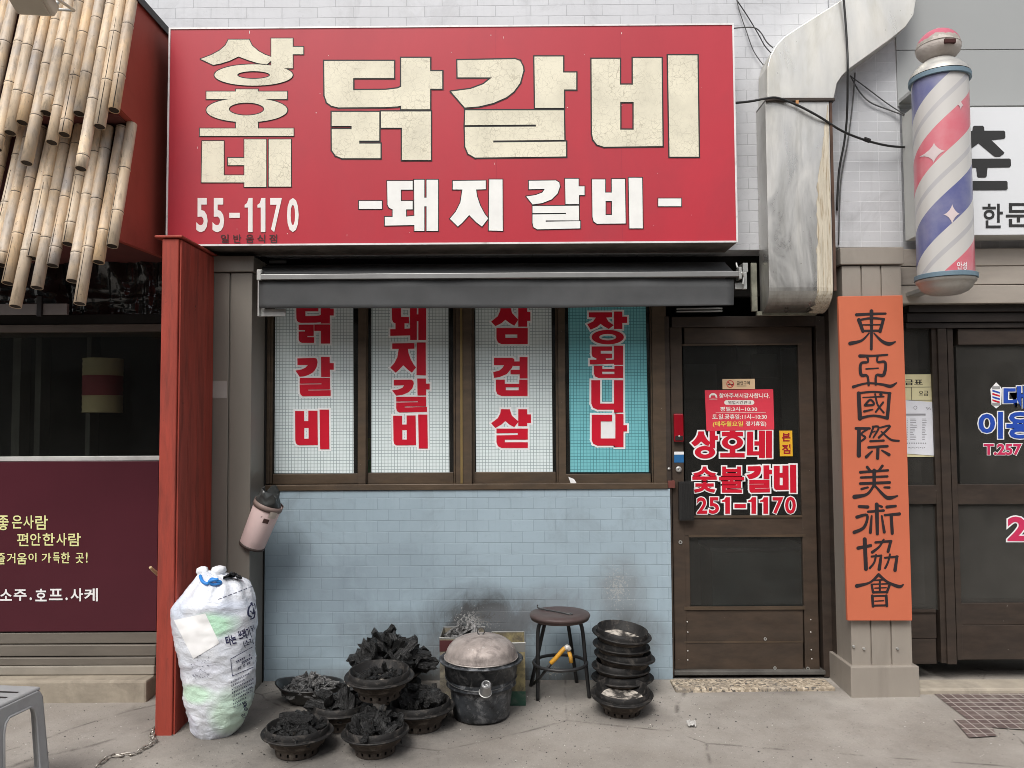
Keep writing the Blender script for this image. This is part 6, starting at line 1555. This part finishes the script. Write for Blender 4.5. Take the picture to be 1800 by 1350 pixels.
# ---- chain on the ground
pth = smooth_path([Vector((*gpt(x, y).xy, 0)) for x, y in ((276, 1277), (268, 1289), (268, 1301), (271, 1307), (256, 1316), (240, 1325), (222, 1330), (198, 1332), (184, 1338), (173, 1347), (168, 1354))], 12)
ln_ = [0]
for i in range(1, len(pth)): ln_.append(ln_[-1] + (pth[i] - pth[i - 1]).length)
mb = MB(); step = .036; k = 0; s = 0
while s < ln_[-1] - step:
    i = max(j for j in range(len(ln_)) if ln_[j] <= s); a = pth[i]; b_ = pth[min(i + 2, len(pth) - 1)]
    d = (b_ - a).normalized(); c = a + d * (s - ln_[i]); c.z = gz(c.y) + .008
    Q = Matrix.Translation(c) @ d.to_track_quat('X', 'Z').to_matrix().to_4x4() @ Matrix.Rotation(.1 if k % 2 else 1.1, 4, 'X')
    mb.add([], [])
    lk = MB().tube([Vector(((.015 if abs(q) < PI / 2 or abs(q) > 3 * PI / 2 else -.015) + .011 * math.cos(q), .011 * math.sin(q), 0)) for q in [i_ * 2 * PI / 14 for i_ in range(14)]], .0036, 6, closed=True).xform(Q)
    mb.add(lk.v, lk.f); s += step; k += 1
tag(mb.build("chain", mat("dull_steel_chain", (.42, .39, .35), .4, .7, .2), smooth=True), "dull steel link chain lying on the pavement by the red post", "chain")
# ---- small litter
k = MB(); c = gpt(1215, 1277)
vs2 = []
for i in range(9):
    for j in range(9):
        f, g_ = i / 8 - .5, j / 8 - .5
        vs2.append(Vector((c.x + .042 * f, c.y + .035 * g_, gz(c.y) + .012 + .022 * noise.noise(Vector((f * 6, g_ * 6, 5))) + .012 * (1 - 4 * g_ * g_))))
k.add(vs2, [(i * 9 + j, (i + 1) * 9 + j, (i + 1) * 9 + j + 1, i * 9 + j + 1) for i in range(8) for j in range(8)])
tag(k.build("paper_scrap", flat("paper_scrap_white", (.45, .44, .42), .7)), "small crumpled white paper scrap on the pavement before the door", "litter")
k = MB().tube(smooth_path([pt(264, 997, -.5), pt(270, 1003, -.48), pt(281, 1012, -.44)], 3), [.008] * 3 + [.009] * 4, 8)
tag(k.build("wooden_stick", mat("pale_wood", (.5, .38, .22), .6, 0, .2, 8), smooth=True), "short pale stick poking out behind the red post", "stick")
def grit():
    rg = random.Random(21); mb = MB()
    def bit(x, y, s_):
        nonlocal mb
        z = gz(y) + s_ * .25; q = rg.uniform(0, 6)
        P = [Vector((x + s_ * rg.uniform(.5, 1) * math.cos(q + a * 2 * PI / 5), y + s_ * rg.uniform(.4, 1) * math.sin(q + a * 2 * PI / 5), z - s_ * .25)) for a in range(5)] + [Vector((x + rg.uniform(-.3, .3) * s_, y, z + s_ * .45))]
        mb.add(P, [(a, (a + 1) % 5, 5) for a in range(5)])
    for k in range(900):
        if rg.random() < .6:
            px, py, s1, s2 = rg.choice(((620, 1290, .5, .25), (880, 1260, .3, .2), (1095, 1260, .25, .15), (980, 1220, .5, .15), (700, 1340, .5, .15)))
            c = gpt(px, py); x, y = rg.gauss(c.x, s1), rg.gauss(c.y, s2)
        else: x, y = rg.uniform(-2.4, 2.6), rg.uniform(-1.5, -.05)
        if y > -.03: continue
        bit(x, y, rg.choice((.002, .003, .003, .004, .006)))
    o = mb.build("charcoal_grit", mat("dark_grit", (.05, .047, .044), .9, 0, .5, 30)); tag(o, "dark charcoal crumbs scattered over the pavement", "grit", kind="stuff")
    mb = MB()
    for k in range(420):
        x, y = rg.uniform(-2.5, 2.7), rg.uniform(-1.5, -.05)
        bit(x, y, rg.choice((.002, .002, .003, .003, .005)))
    o = mb.build("pale_grit", mat("pale_grit_stone", (.5, .48, .44), .9, 0, .3, 30)); tag(o, "pale specks of gravel scattered over the pavement", "gravel", kind="stuff")
grit()
